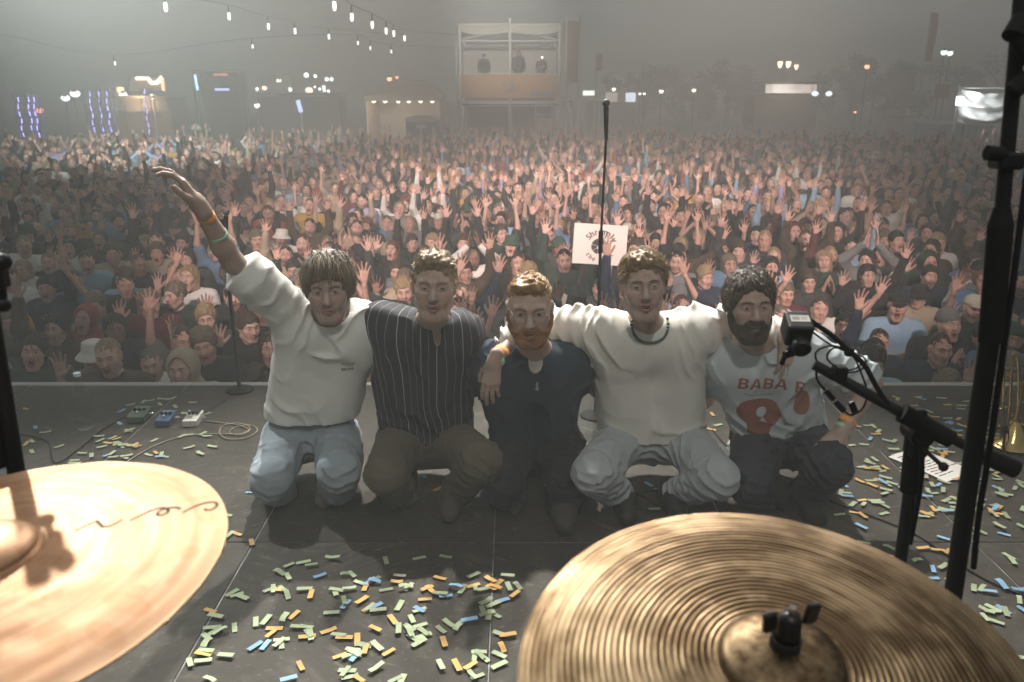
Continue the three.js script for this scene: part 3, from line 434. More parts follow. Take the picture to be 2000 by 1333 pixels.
const P2 = musician('person in dark pinstriped shirt and olive trousers, crouching with arms round neighbours', {
  seed: 23, skin: [0.42, 0.295, 0.24], brow: [0.2, 0.14, 0.08], smile: 1, open: 0.22, look: [0.05, -0.02, -0.03],
  joints: { head: [848, 562, 3.08], neck: [846, 640, 3.18], shL: [744, 630, 3.2], elL: [668, 640, 3.44], wrL: [590, 660, 3.5], shR: [903, 650, 3.18], elR: [944, 742, 3.36], wrR: [1040, 742, 3.44], pelvis: [832, 850, 3.3], hipL: [785, 862, 3.28], hipR: [880, 862, 3.28], knL: [752, 926, 2.9], knR: [938, 900, 2.92], anL: [792, 985, 3.2], anR: [884, 972, 3.1] },
  hair: { rgb: [0.28, 0.2, 0.115], volume: 0.006, top: 0.014, quiff: 0.014, len: 0.055, lift: 0.022, line: 0.02, from: 0.25, rootLine: 0.5, locks: 1400, thin: 1, mess: 1.6, flow: (n) => V(0.5 + n.x * 0.4, 0.35, -0.25 + 0.6 * Math.sin(n.x * 30)) },
  top: { name: 'striped_shirt', mat: mat([1, 1, 1], 0.8, 0, { map: stripeTex }), uv: aroundTorso, sleeve: 1.02, w: 0.2, r0: 0.1, r1: 0.12, hemAt: [832, 875, 3.2], fold: (x, y, z) => 0.8 * folds(0.016, 12, 4, 12, 7)(x, y, z) + drape(0.5, 1, 0, 0.08, 0.009, 9)(x, y, z) * smoothstep(-y, -0.5, -0.3), neckCut: [0.078, 0.075, 0.075], cuts: [[[850, 668, 3.03], [0.028, 0.085, 0.1]]] },
  legs: { mat: cloth([0.105, 0.09, 0.06]), shoe: cloth([0.07, 0.06, 0.05]) },
});
const P3 = musician('person in dark blue half-zip jacket and glasses, crouching mid-row', {
  seed: 37, skin: [0.45, 0.315, 0.255], brow: [0.3, 0.16, 0.07], smile: 0.5, look: [-0.02, 0.1, 0.02], jaw: 1, headScale: 1.04,
  joints: { head: [1035, 606, 3.0], neck: [1046, 690, 3.12], shL: [962, 714, 3.16], elL: [906, 752, 3.42], wrL: [830, 770, 3.5], shR: [1104, 708, 3.16], elR: [1180, 750, 3.42], wrR: [1270, 765, 3.5], pelvis: [1045, 862, 3.3], hipL: [1000, 872, 3.26], hipR: [1096, 872, 3.26], knL: [985, 940, 2.96], knR: [1108, 940, 2.98], anL: [1002, 1000, 3.16], anR: [1100, 1004, 3.0] },
  hair: { rgb: ginger, volume: 0.0, top: 0.008, quiff: 0.01, len: 0.045, lift: 0.022, line: 0.02, from: 0.2, rootLine: 0.6, locks: 1400, thin: 1, mess: 1.3, flow: (n) => V(0.25 + n.x * 0.3, 0.5, -0.5) }, beard: 0.0075, beardRgb: [0.3, 0.145, 0.06],
  top: { name: 'jacket', mat: cloth([0.017, 0.031, 0.05], 0.85), sleeve: 1.6, w: 0.2, r0: 0.106, r1: 0.115, hemAt: [1045, 905, 3.2], fold: folds(0.014, 10, 5, 10, 12), neckCut: [0.083, 0.085, 0.08], cuts: [[[1047, 712, 2.98], [0.036, 0.075, 0.12]]], under: cloth([0.66, 0.64, 0.59]) },
  legs: { mat: cloth([0.014, 0.014, 0.016]), shoe: cloth([0.05, 0.045, 0.042]) },
});
const P4 = musician('person in cream sweater with bead necklace, arms round both neighbours', {
  seed: 41, skin: [0.42, 0.295, 0.24], brow: [0.13, 0.09, 0.05], smile: 0.9, open: 0.258, look: [-0.02, -0.08, 0.07], jaw: 1.02,
  joints: { head: [1255, 562, 3.05], neck: [1264, 642, 3.17], shL: [1180, 650, 3.18], elL: [1034, 630, 3.28], wrL: [966, 706, 3.04], shR: [1350, 650, 3.19], elR: [1464, 632, 3.3], wrR: [1536, 664, 3.08], pelvis: [1272, 842, 3.3], hipL: [1218, 860, 3.28], hipR: [1332, 860, 3.28], knL: [1157, 925, 2.88], knR: [1402, 934, 2.88], anL: [1216, 968, 3.08], anR: [1312, 968, 3.08] },
  handL: [dir(-0.18, -0.95, 0.12), dir(0.35, 0.05, -0.9), -1, [0.5, 0.35, 0.3, 0.35, 0.4], 0.05], handR: [dir(0.06, -0.95, 0.15), dir(-0.3, 0.0, -0.9), 1, [0.5, 0.35, 0.4, 0.4, 0.45], 0.05],
  hair: { rgb: [0.27, 0.19, 0.1], volume: 0.008, top: 0.014, quiff: 0.01, part: -0.012, len: 0.08, lift: 0.02, line: 0.014, from: 0.05, rootLine: 0.55, locks: 1400, thin: 1, mess: 1.1, flow: (n) => V(0.85, -0.05 - 0.5 * Math.max(0, n.x), 0.2 - n.z * 0.2) },
  top: { name: 'sweater', mat: cream, sleeve: 1.45, sleeveR: 1.7, sr0: 0.085, sr1: 0.068, sr2: 0.052, w: 0.15, r0: 0.108, r1: 0.138, hemAt: [1272, 866, 3.18], hemTilt: -0.1, fold: (x, y, z) => 0.45 * folds(0.016, 8, 6, 8, 21)(x, y, z) + drape(1, 0.35, 0.2, 0.055, 0.022, 2)(x, y, z) * smoothstep(Math.abs(x - 0.535), 0.08, 0.2) * smoothstep(y, 0.42, 0.66) + drape(0.2, 1, 0.2, 0.09, 0.008, 8)(x, y, z) * smoothstep(-y, -0.45, -0.3), neckCut: [0.082, 0.074, 0.084] },
  legs: { mat: cloth([0.4, 0.425, 0.445]), shoe: cloth([0.02, 0.019, 0.018], 0.6), amp: 0.007 },
});
const P5 = musician('person in grey printed t-shirt crouching with one hand on a knee', {
  seed: 53, skin: [0.4, 0.275, 0.225], brow: [0.05, 0.035, 0.025], smile: 0.9, open: 0.25, look: [-0.03, -0.03, 0.05], jaw: 1.02,
  joints: { head: [1465, 600, 3.04], neck: [1484, 682, 3.16], shL: [1412, 700, 3.2], elL: [1376, 780, 3.42], wrL: [1300, 780, 3.5], shR: [1560, 686, 3.16], elR: [1702, 748, 3.06], wrR: [1646, 842, 2.96], pelvis: [1524, 850, 3.28], hipL: [1476, 864, 3.25], hipR: [1572, 862, 3.25], knL: [1464, 946, 2.97], knR: [1622, 908, 2.9], anL: [1500, 1000, 3.2], anR: [1568, 985, 3.06] },
  handR: [dir(-0.62, -0.5, 0.35), dir(0.1, -0.8, -0.5), 1, [0.35, 0.5, 0.45, 0.5, 0.55], 0.16],
  hair: { rgb: [0.075, 0.052, 0.034], volume: 0.016, top: 0.008, len: 0.062, lift: 0.016, line: 0.014, sides: -0.035, wide: -0.004, from: -0.3, rootLine: 0.72, locks: 1400, thin: 1, mess: 2.6, flow: (n) => V(n.x * 1.2 + 0.25, n.y - 1.2, n.z + 0.35) }, beard: 0.0085, beardRgb: [0.06, 0.04, 0.028],
  top: { name: 'tshirt', mat: mat([1, 1, 1], 0.92, 0, { map: babaPrint }), uv: frontOf(0.05, -0.17, 0.52), sleeve: 0.5, sleeveR: 0.8, sr0: 0.082, sr1: 0.08, w: 0.17, r0: 0.104, r1: 0.118, hemAt: [1520, 856, 3.2], fold: (x, y, z) => 0.7 * folds(0.014, 12, 5, 12, 31)(x, y, z) + drape(0.9, -0.4, 0.1, 0.055, 0.012, 5)(x, y, z) * smoothstep(x, 1.1, 1.2) + drape(0.6, 1, 0, 0.08, 0.009, 3)(x, y, z) * smoothstep(-y, -0.5, -0.3), neckCut: [0.09, 0.09, 0.085] },
  legs: { mat: cloth([0.03, 0.036, 0.045]), shoe: cloth([0.02, 0.02, 0.02]) },
});
// wristbands, necklace, glasses, zip
const orange = mat([0.85, 0.34, 0.06], 0.6), paleGreen = mat([0.36, 0.62, 0.42], 0.7);
{ const m = (p, s, k) => p.J['wr' + s].clone().lerp(p.J['el' + s], k), d = (p, s) => p.J['el' + s].clone().sub(p.J['wr' + s]);
  band(P4.t, P4.base, m(P4, 'L', 0.2), d(P4, 'L'), 0.0325, 0.02, orange); band(P4.t, P4.base, m(P4, 'L', 0.04), d(P4, 'L'), 0.0305, 0.02, paleGreen);
  band(P5.t, P5.base, m(P5, 'R', 0.18), d(P5, 'R'), 0.032, 0.02, orange); band(P5.t, P5.base, m(P5, 'R', 0.05), d(P5, 'R'), 0.03, 0.016, paleGreen);
  band(P1.t, P1.base, m(P1, 'L', 0.2), d(P1, 'L'), 0.032, 0.018, orange); band(P1.t, P1.base, m(P1, 'L', 0.5), d(P1, 'L'), 0.0385, 0.012, paleGreen); }
{ const b = P4.base, n = P4.J.neck, g = []; for (let i = 0; i < 52; i++) { const a = i / 52 * Math.PI * 2, x = Math.sin(a) * 0.074, front = Math.cos(a), y = n.y + 0.05 - (front > 0 ? 0.085 * Math.pow(front, 0.8) : 0); let z = n.z + front * 0.07; if (front > -0.2) { z = n.z + 0.22; while (z > n.z - 0.05 && P4.wrap(n.x + x, y, z) > 0.005) z -= 0.002; } g.push(new THREE.SphereGeometry(0.0062, 7, 5).translate(n.x - b.x + x, y, z - b.z)); } mesh('bead_necklace', g, mat([0.06, 0.1, 0.1], 0.35), P4.t); }
{ const f = P3.fr, b = P3.base, P = (x, y, z) => f.p(x, y, z).sub(V(b.x, 0, b.z)), m = mat([0.25, 0.22, 0.18], 0.3, 0.7), gl = mesh('glasses', [...[-1, 1].flatMap((s) => [tube(Array.from({ length: 14 }, (_, i) => P(s * 0.034 + 0.025 * Math.cos(i / 14 * 6.2832), 0.008 + 0.02 * Math.sin(i / 14 * 6.2832), 0.1 - 0.006 * Math.abs(Math.cos(i / 14 * 6.2832)))), 0.0014, 28, 5, true), rod(P(s * 0.059, 0.014, 0.094), P(s * 0.082, 0.014, -0.005), 0.0016, 5)]), rod(P(-0.009, 0.012, 0.1), P(0.009, 0.012, 0.1), 0.0014, 5)], m, P3.t);
  for (const s of [-1, 1]) { const l = mesh('lens', new THREE.CircleGeometry(0.0245, 20).scale(1, 0.8, 1).applyQuaternion(f.q).translate(...P(s * 0.034, 0.008, 0.099).toArray()), mat([1, 1, 1], 0.03, 0, { transmission: 1, thickness: 0 }), gl); } }
{ const p = at(1049, 752, 2.98); mesh('zip_pull', [box(0.008, 0.02, 0.004), box(0.012, 0.012, 0.004, 0, -0.017, 0)].map((g) => g.translate(p.x - P3.base.x, p.y, p.z - P3.base.z)), steel, P3.t); }
// ---------- the crowd ----------
// people of the crowd are built standing at the origin, facing +z; twelve poses, ten heads
const AX = V(0, 0, 1);
const CROWD_POSES = [
  ['arms raised', { L: [[-0.27, 1.63, 0.08], [-0.25, 1.89, 0.14], [0, 1, 0.05], AX, 0.28], R: [[0.28, 1.62, 0.07], [0.27, 1.88, 0.12], [0.05, 1, 0.0], AX, 0.25] }],
  ['arms stretched high', { L: [[-0.23, 1.71, 0.05], [-0.2, 1.99, 0.06], [-0.1, 1, 0.05], AX, 0.3], R: [[0.22, 1.71, 0.05], [0.19, 1.99, 0.06], [0.1, 1, 0.05], AX, 0.3] }],
  ['arms spread wide', { L: [[-0.4, 1.6, 0.05], [-0.52, 1.85, 0.1], [-0.3, 1, 0.05], AX, 0.28], R: [[0.4, 1.6, 0.05], [0.53, 1.84, 0.1], [0.3, 1, 0.05], AX, 0.28] }],
  ['one arm raised', { L: [[-0.26, 1.66, 0.08], [-0.23, 1.94, 0.1], [0, 1, 0.05], AX, 0.26], R: [[0.27, 1.16, 0.0], [0.2, 1.02, 0.2], [-0.2, -0.3, 1], V(0, -1, 0), 0.05] }],
  ['one hand up', { R: [[0.27, 1.64, 0.08], [0.26, 1.92, 0.1], [0.1, 1, 0.05], AX, 0.24], L: [[-0.27, 1.16, 0.0], [-0.22, 0.95, 0.12], [0, -1, 0.2], V(1, 0, 0), 0.04] }],
  ['arms down', { L: [[-0.27, 1.16, -0.02], [-0.25, 0.92, 0.08], [0, -1, 0.15], V(1, 0, 0), 0.04], R: [[0.27, 1.16, -0.02], [0.25, 0.92, 0.08], [0, -1, 0.15], V(-1, 0, 0), 0.04] }],
  ['hands clasped', { L: [[-0.26, 1.2, 0.14], [-0.06, 1.32, 0.3], [0.25, 1, 0.1], V(1, 0, 0.1), 0.05], R: [[0.26, 1.2, 0.14], [0.06, 1.32, 0.3], [-0.25, 1, 0.1], V(-1, 0, 0.1), 0.05] }],
  ['clapping overhead', { L: [[-0.28, 1.64, 0.12], [-0.07, 1.86, 0.2], [0.15, 1, 0.1], V(1, 0, 0.2), 0.08], R: [[0.28, 1.64, 0.12], [0.07, 1.86, 0.2], [-0.15, 1, 0.1], V(-1, 0, 0.2), 0.08] }],
  ['hand at face', { L: [[-0.3, 1.3, 0.12], [-0.25, 1.55, 0.22], [0.1, 1, 0.1], AX, 0.2], R: [[0.27, 1.16, 0.0], [0.25, 0.93, 0.1], [0, -1, 0.2], V(-1, 0, 0), 0.04] }],
  ['reaching forward', { L: [[-0.24, 1.45, 0.27], [-0.2, 1.66, 0.45], [0, 0.9, 0.4], AX, 0.22], R: [[0.25, 1.42, 0.27], [0.22, 1.63, 0.46], [0, 0.9, 0.4], AX, 0.22] }],
  ['arms crossed', { L: [[-0.27, 1.18, 0.12], [0.02, 1.22, 0.26], [1, 0.15, 0.1], V(0, 0, -1), 0.05], R: [[0.27, 1.16, 0.08], [0.02, 1.14, 0.24], [-1, 0.1, 0.1], V(0, 0, -1), 0.05] }],
  ['arms bent up', { R: [[0.3, 1.6, 0.05], [0.36, 1.86, 0.1], [0.2, 1, 0.05], AX, 0.26], L: [[-0.3, 1.3, 0.12], [-0.27, 1.54, 0.2], [0, 1, 0.1], AX, 0.25] }],
];
const CROWD_HEADS = [
  { smile: 0.9, open: 0.15, look: [0, -0.05, 0] }, { smile: 0.4, open: 0.8, look: [0.15, -0.12, 0.05] }, { smile: 0.3, open: 0, look: [-0.2, 0, -0.04], stubble: 0.5 }, { smile: 0.8, open: 0, look: [0.25, 0.02, 0.06], jaw: 0.9, nose: 0.85 },
  { smile: 0.5, open: 1, look: [-0.1, -0.15, -0.06], jaw: 0.9, nose: 0.85 }, { smile: 1, open: 0.3, look: [-0.28, -0.03, 0.08], jaw: 0.88, nose: 0.85 }, { smile: 0.2, open: 0, look: [0.35, 0.05, 0], jaw: 1.05 }, { smile: 0.7, open: 0.4, look: [0.05, -0.1, -0.1], stubble: 0.65 },
  { smile: 0.6, open: 0.1, look: [-0.45, 0, 0.05], jaw: 0.92 }, { smile: 0.3, open: 0.5, look: [0.1, 0.08, 0.1], stubble: 0.3 },
];
const downLook = (n) => V(n.x * 0.9, n.y - 1.3, n.z + 0.2), backLook = (n) => V(0.3 + n.x * 0.4, 0.3, -0.5);
const CROWD_HAIR = [
  ['short-haired', { volume: 0.002, top: 0.006, len: 0.035, lift: 0.01, flow: backLook, from: 0.25, rootLine: 0.6 }],
  ['long-haired', { volume: 0.012, long: 0.16, line: 0.008, len: 0.15, lift: 0.004, flow: downLook, from: -0.1, rootLine: 0.7 }],
  ['curly-haired', { volume: 0.018, top: 0.014, len: 0.04, lift: 0.03, flow: downLook, sides: -0.04, from: -0.2, rootLine: 0.66, mess: 4 }],
  ['fringe-haired', { volume: 0.012, top: 0.008, len: 0.1, lift: 0.005, flow: downLook, line: -0.01, sides: -0.03, from: -0.1, rootLine: 0.74 }],
];
function crowdBones(pose) {
  const J = { head: V(0, 1.625, 0.03), neck: V(0, 1.475, -0.01), pelvis: V(0, 0.97, 0), shL: V(-0.185, 1.42, -0.01), shR: V(0.185, 1.42, -0.01) };
  for (const s of ['L', 'R']) { const [e, w, d, p, sp] = pose[s], k = s === 'L' ? -1 : 1; J['el' + s] = V(...e); J['wr' + s] = V(...w); J['h' + s] = [V(...d), p, sp]; J['hip' + s] = V(k * 0.095, 0.92, 0); J['kn' + s] = V(k * 0.1, 0.5, 0.02); J['an' + s] = V(k * 0.105, 0.09, -0.02); if (w[1] > 1.5) J['sh' + s].y += 0.035, J['sh' + s].x *= 0.94; }
  return J;
}
const cached = (f) => { const m = new Map(); return (...a) => { const k = a.join(); if (!m.has(k)) m.set(k, f(...a)); return m.get(k); }; };
const white1 = () => [1, 1, 1];
const crowdFrame = (h) => new Frame(V(0, 1.625, 0.03), turn(...CROWD_HEADS[h].look), 1);
const SK = [0.52, 0.325, 0.265];
const crowdLimbs = cached((p, far) => {
  const J = crowdBones(CROWD_POSES[p][1]), B = [...torsoShape(J, 0.22, 0.08, 0.085), bone(J.neck, V(0, 1.57, 0.01), 0.056, 0.052, 0.03), bone(J.neck, J.shL, 0.05, 0.05, 0.05), bone(J.neck, J.shR, 0.05, 0.05, 0.05)];
  for (const s of ['L', 'R']) B.push(bone(J['sh' + s], J['el' + s], 0.048, 0.037, 0.03), bone(J['el' + s], J['wr' + s], 0.038, 0.025, 0.02), bone(J['hip' + s], J['kn' + s], 0.07, 0.05, 0.03), bone(J['kn' + s], J['an' + s], 0.05, 0.038, 0.02), bone(J['an' + s], J['an' + s].clone().add(V(0, -0.045, 0.14)), 0.042, 0.038, 0.03));
  let b = boundsOf(B, 0.05); const paint = () => SK, parts = [surface(field(B), b.min, b.max, [0.026, 0.034, 0.036][far], { paint })];
  for (const s of ['L', 'R']) { const [d, pl, sp] = J['h' + s], th = Math.sign(d.clone().cross(pl).dot(V(s === 'L' ? 1 : -1, 0, 0))) || 1, cu = p % 3 === 1 ? 0.18 : 0.3, H = handShape(J['wr' + s], d, pl, th, [0.15, cu * 0.6, cu * 0.5, cu * 0.6, cu * 0.8], sp, 1.05); b = boundsOf(H, 0.01); parts.push(surface(field(H), b.min, b.max, [0.0072, 0.0098, 0.0094][far], { paint })); }
  return mergeGeometries(parts);
});
const crowdHead = cached((h, far) => { const fr = crowdFrame(h), o = { ...CROWD_HEADS[h], skin: SK, brow: [0.06, 0.042, 0.03] }, H = [...headShape(fr, o), bone(V(0, 1.5, 0.0), fr.p(0, -0.05, -0.02), 0.055, 0.052, 0.03)], b = boundsOf(H, 0.01); return surface(field(H), b.min, b.max, [0.0066, 0.012, 0.0102][far], { paint: headPaint(fr, o) }); });
const crowdBody = cached((p, h, far) => mergeGeometries([crowdLimbs(p, far), crowdHead(h, far)]));
const crowdTop = cached((p, kind, far) => { // 0 jacket or hoodie with long sleeves, 1 t-shirt
  const J = crowdBones(CROWD_POSES[p][1]), L = [...torsoShape(J, 0.16, kind ? 0.106 : 0.12, kind ? 0.115 : 0.135, 0.06, 0.1), bone(J.neck.clone().lerp(J.shL, 0.25), J.shL, 0.055, 0.066, 0.05), bone(J.neck.clone().lerp(J.shR, 0.25), J.shR, 0.055, 0.066, 0.05)];
  for (const s of ['L', 'R']) if (kind) L.push(bone(J['sh' + s], J['sh' + s].clone().lerp(J['el' + s], 0.72), 0.066, 0.066, 0.04)); else L.push(bone(J['sh' + s], J['el' + s], 0.068, 0.058, 0.04), bone(J['el' + s], J['el' + s].clone().lerp(J['wr' + s], 0.9), 0.056, 0.042, 0.03));
  if (!kind) L.push(...[0, 1, 2, 3, 4, 5, 6].map((i) => bone(V(0.085 * Math.cos(i * 0.9), 1.475 - 0.012 * Math.sin(i * 0.9), 0.005 + 0.075 * Math.sin(i * 0.9) - 0.02), V(0.085 * Math.cos(i * 0.9 + 0.9), 1.475 - 0.012 * Math.sin(i * 0.9 + 0.9), 0.005 + 0.075 * Math.sin(i * 0.9 + 0.9) - 0.02), 0.026, 0.026, 0.02)));
  const c = cut(V(0, 1.54, 0.025), [0.064, 0.066, 0.072]), b = boundsOf(L, 0.06), fd = folds(far === 1 ? 0 : 0.008, 12, 6, 12, p);
  return surface(clothField(L, { cuts: [c], fold: fd, planes: [[V(0, 0.86, 0), V(0, -1, 0)]] }), b.min, b.max, [0.017, 0.026, 0.023][far]);
});
const crowdTrousers = cached((far) => { const J = crowdBones(CROWD_POSES[5][1]), L = [egg(J.pelvis.clone().add(V(0, -0.03, 0)), [0.175, 0.12, 0.125], null, 0.05)]; for (const s of ['L', 'R']) L.push(bone(J['hip' + s], J['kn' + s], 0.095, 0.072, 0.04), bone(J['kn' + s], J['an' + s], 0.07, 0.055, 0.03)); const b = boundsOf(L); return surface(field(L), b.min, b.max, far ? 0.05 : 0.04); });
const crowdHair = cached((h, k, far) => { reseed(700 + h * 31 + k * 7); return hairGeo(crowdFrame(h), CROWD_HAIR[k][1], [0.009, 0.014, 0.012][far], [110, 0, 45][far]); });
const crowdHat = cached((h, k) => { // 0 cap, 1 bucket hat, 2 knitted beanie, 3 hood
  const fr = crowdFrame(h), q = fr.q, put = (g) => g.applyQuaternion(q).translate(...fr.o.toArray());
  if (k === 0) { const d = lathe([[0.001, 0.138], [0.04, 0.134], [0.075, 0.108], [0.092, 0.06], [0.093, 0.045], [0.088, 0.045]], 20).scale(0.98, 1, 1.15).translate(0, 0, -0.012), v = new THREE.CylinderGeometry(0.082, 0.082, 0.007, 18, 1, false, -1.2, 2.4).scale(0.9, 1, 1.05).rotateX(0.2).translate(0, 0.046, 0.072); return put(join([d, v])); }
  if (k === 1) return put(lathe([[0.001, 0.142], [0.06, 0.14], [0.084, 0.128], [0.094, 0.06], [0.098, 0.052], [0.138, 0.012], [0.14, 0.007], [0.135, 0.008], [0.094, 0.046]], 24).scale(0.98, 1, 1.1).translate(0, 0, -0.012));
  if (k === 2) return put(lathe([[0.001, 0.152], [0.04, 0.146], [0.076, 0.115], [0.09, 0.07], [0.094, 0.066], [0.096, 0.036], [0.089, 0.034]], 20).scale(0.97, 1, 1.14).translate(0, 0, -0.016));
  const L = [egg(fr.p(0, 0.02, -0.025), [0.112, 0.138, 0.128], q, 0.03), egg(fr.p(0, -0.11, -0.04), [0.12, 0.06, 0.09], null, 0.04), cut(fr.p(0, -0.01, 0.1), [0.078, 0.115, 0.13], q, 0.012)], b = boundsOf(L); return surface(field(L), b.min, b.max, 0.011);
});
const HATS = ['in a cap', 'in a sunhat', 'in a beanie', 'with hood up'], HAT_NAMES = ['cap', 'bucket_hat', 'beanie', 'hood'];
const skinTones = [[1, 1, 1], [1.05, 1.02, 1.02], [0.93, 0.9, 0.88], [0.85, 0.8, 0.76], [1.02, 0.95, 0.92], [0.45, 0.38, 0.34]].map((c) => mat(c, 0.55, 0, { vertexColors: true }));
const TOPS = [['black', [0.014, 0.014, 0.015], 14], ['charcoal', [0.035, 0.035, 0.037], 7], ['navy', [0.016, 0.024, 0.05], 7], ['dark green', [0.02, 0.035, 0.024], 4], ['brown', [0.06, 0.038, 0.024], 4], ['grey', [0.16, 0.16, 0.16], 4], ['white', [0.62, 0.6, 0.57], 4], ['beige', [0.36, 0.29, 0.21], 3], ['denim blue', [0.1, 0.17, 0.27], 4], ['pale blue', [0.24, 0.36, 0.48], 2], ['rust red', [0.27, 0.06, 0.045], 2], ['mustard yellow', [0.42, 0.25, 0.05], 2], ['lilac', [0.3, 0.28, 0.44], 1], ['burgundy', [0.09, 0.018, 0.024], 2]].map(([n, c, w]) => ({ n, m: cloth(c), c, w }));
const topBag = TOPS.flatMap((t, i) => Array(t.w).fill(i));
const HAIRS = [['brown', [0.055, 0.034, 0.02], 6], ['dark', [0.018, 0.014, 0.012], 6], ['fair', [0.3, 0.21, 0.11], 4], ['auburn', [0.16, 0.06, 0.025], 1], ['ash', [0.16, 0.12, 0.08], 3]].map(([n, c, w]) => ({ n, m: mat(c, 0.6, 0, { vertexColors: true }), c, w }));
const hairBag = HAIRS.flatMap((t, i) => Array(t.w).fill(i));
const HATC = [['white', [0.66, 0.64, 0.6]], ['black', [0.015, 0.015, 0.016]], ['grey', [0.14, 0.14, 0.14]], ['green', [0.03, 0.06, 0.04]], ['cream', [0.5, 0.45, 0.36]]].map(([n, c]) => ({ n, m: cloth(c), c }));
const TROUSERS = [[0.02, 0.022, 0.03], [0.03, 0.04, 0.06], [0.05, 0.045, 0.04]].map((c) => cloth(c));
const ORD = ['first', 'second', 'third', 'fourth', 'fifth', 'sixth', 'seventh', 'eighth', 'ninth', 'tenth', 'eleventh', 'twelfth', 'thirteenth', 'fourteenth', 'fifteenth', 'sixteenth', 'seventeenth', 'eighteenth', 'nineteenth', 'twentieth'];
const ord = (n) => (n < 20 ? ORD[n] : n < 29 ? 'twenty-' + ORD[n - 20] : n === 29 ? 'thirtieth' : 'thirty-' + ORD[n - 30]);
reseed(90210);
// the places: rows behind the barrier, looser further back
const places = [];
for (let r = 0, z = 5.35; z < 37; r++) {
  const gap = 0.5 + 0.009 * r, half = 0.66 * (z * 0.957 + 0.5) + 0.5, row = [];
  for (let x = -half + rr(0, gap); x < half; x += gap * rr(0.82, 1.25)) { if (rnd() < (z > 24 ? 0.12 : 0.04)) continue; row.push({ r, x: x + rr(-0.06, 0.06), z: -(z + rr(-0.17, 0.17)) }); }
  row.forEach((p, i) => { p.i = i; }); places.push(...row); z += 0.5 + 0.011 * r;
}
const SIGN = [at(1172, 478, 8.35), 0.55];
// how likely arms are up: most in the middle of the field
const upPoses = [0, 1, 2, 0, 1, 3, 4, 7, 9, 11, 0, 2], lowPoses = [5, 6, 8, 10, 3, 5, 8];
const crowdOf = (p, near) => {
  const d = -p.z, mid = clamp(1.1 - Math.abs(p.x - 0.06 * d) / (0.42 * d), 0.25, 0.85), front = smoothstep(d, 5.5, 8.5);
  const up = rnd() < mid * (0.25 + 0.6 * front), pose = up ? pick(upPoses) : pick(lowPoses), head = Math.floor(rnd() * 10), kind = rnd() < 0.28 ? 1 : 0;
  return { pose, head, kind, top: pick(topBag), hair: pick(hairBag), style: [3, 4, 5, 8].includes(head) ? pick([1, 1, 1, 3, 2]) : pick([0, 0, 0, 3, 2]), hat: rnd() < 0.13 ? Math.floor(rnd() * 4) : -1, hatc: Math.floor(rnd() * 5), skin: rnd() < 0.06 ? 5 : Math.floor(rnd() * 5), s: rr(0.89, 1.0), turn: Math.atan2(-p.x * 0.8, 4 + d) + rr(-0.25, 0.25), lean: rr(-0.04, 0.04) };
};
const NEAR = 290; let nearCount = 0; const farOnes = new Map();
const skipAt = (p) => Math.abs(p.z - SIGN[0].z) < 0.5 && Math.abs(p.x - SIGN[0].x) < 0.42;
const proto = cached((pose, head, kind, hairKey, lod) => {
  const g = new THREE.Group(); mesh('body', crowdBody(pose, head, lod), skinTones[0], g); mesh(kind ? 'tshirt' : 'jacket', crowdTop(pose, kind, lod), TOPS[0].m, g); mesh('trousers', crowdTrousers(lod), TROUSERS[0], g);
  if (hairKey >= 10) { mesh(HAT_NAMES[hairKey - 10], crowdHat(head, hairKey - 10), HATC[0].m, g); } else mesh('hair', crowdHair(head, hairKey, lod), HAIRS[0].m, g);
  return g;
});
function crowdPerson(p, o, label) {
  const hk = o.hat >= 0 ? 10 + o.hat : o.style, g = proto(o.pose, o.head, o.kind, hk, p.r < 3 ? 0 : 2).clone(); g.name = numbered('person'); scene.add(g);
  g.position.set(p.x, GROUND, p.z); g.rotation.set(o.lean, o.turn, o.lean * 0.7); g.scale.setScalar(o.s);
  g.children[0].material = skinTones[o.skin]; g.children[1].material = TOPS[o.top].m; g.children[2].material = TROUSERS[nearCount % 3]; g.children[3].material = o.hat === 3 ? TOPS[o.top].m : o.hat >= 0 ? HATC[o.hatc].m : HAIRS[o.hair].m;
  return tag(g, label, 'person', 'crowd in front of the stage');
}
for (const p of places) {
  const o = crowdOf(p); if (skipAt(p)) continue;
  if (nearCount < NEAR) {
    nearCount++;
    const hat = o.hat < 0 ? '' : o.hat === 3 ? ' with hood up' : ' and ' + HATC[o.hatc].n + ' ' + ['cap', 'sunhat', 'beanie'][o.hat];
    crowdPerson(p, o, `person in ${TOPS[o.top].n} ${o.kind ? 't-shirt' : 'jacket'}${hat}, ${CROWD_POSES[o.pose][0]}, ${ord(p.i)} along ${ord(p.r)} crowd row`);
  } else { // further back only a dozen figures, repeated
    const v = Math.floor(rnd() * 16), key = [v].join(); if (!farOnes.has(key)) farOnes.set(key, []); farOnes.get(key).push({ p, o, up: CROWD_POSES[o.pose] && upPoses.includes(o.pose) });
  }
}
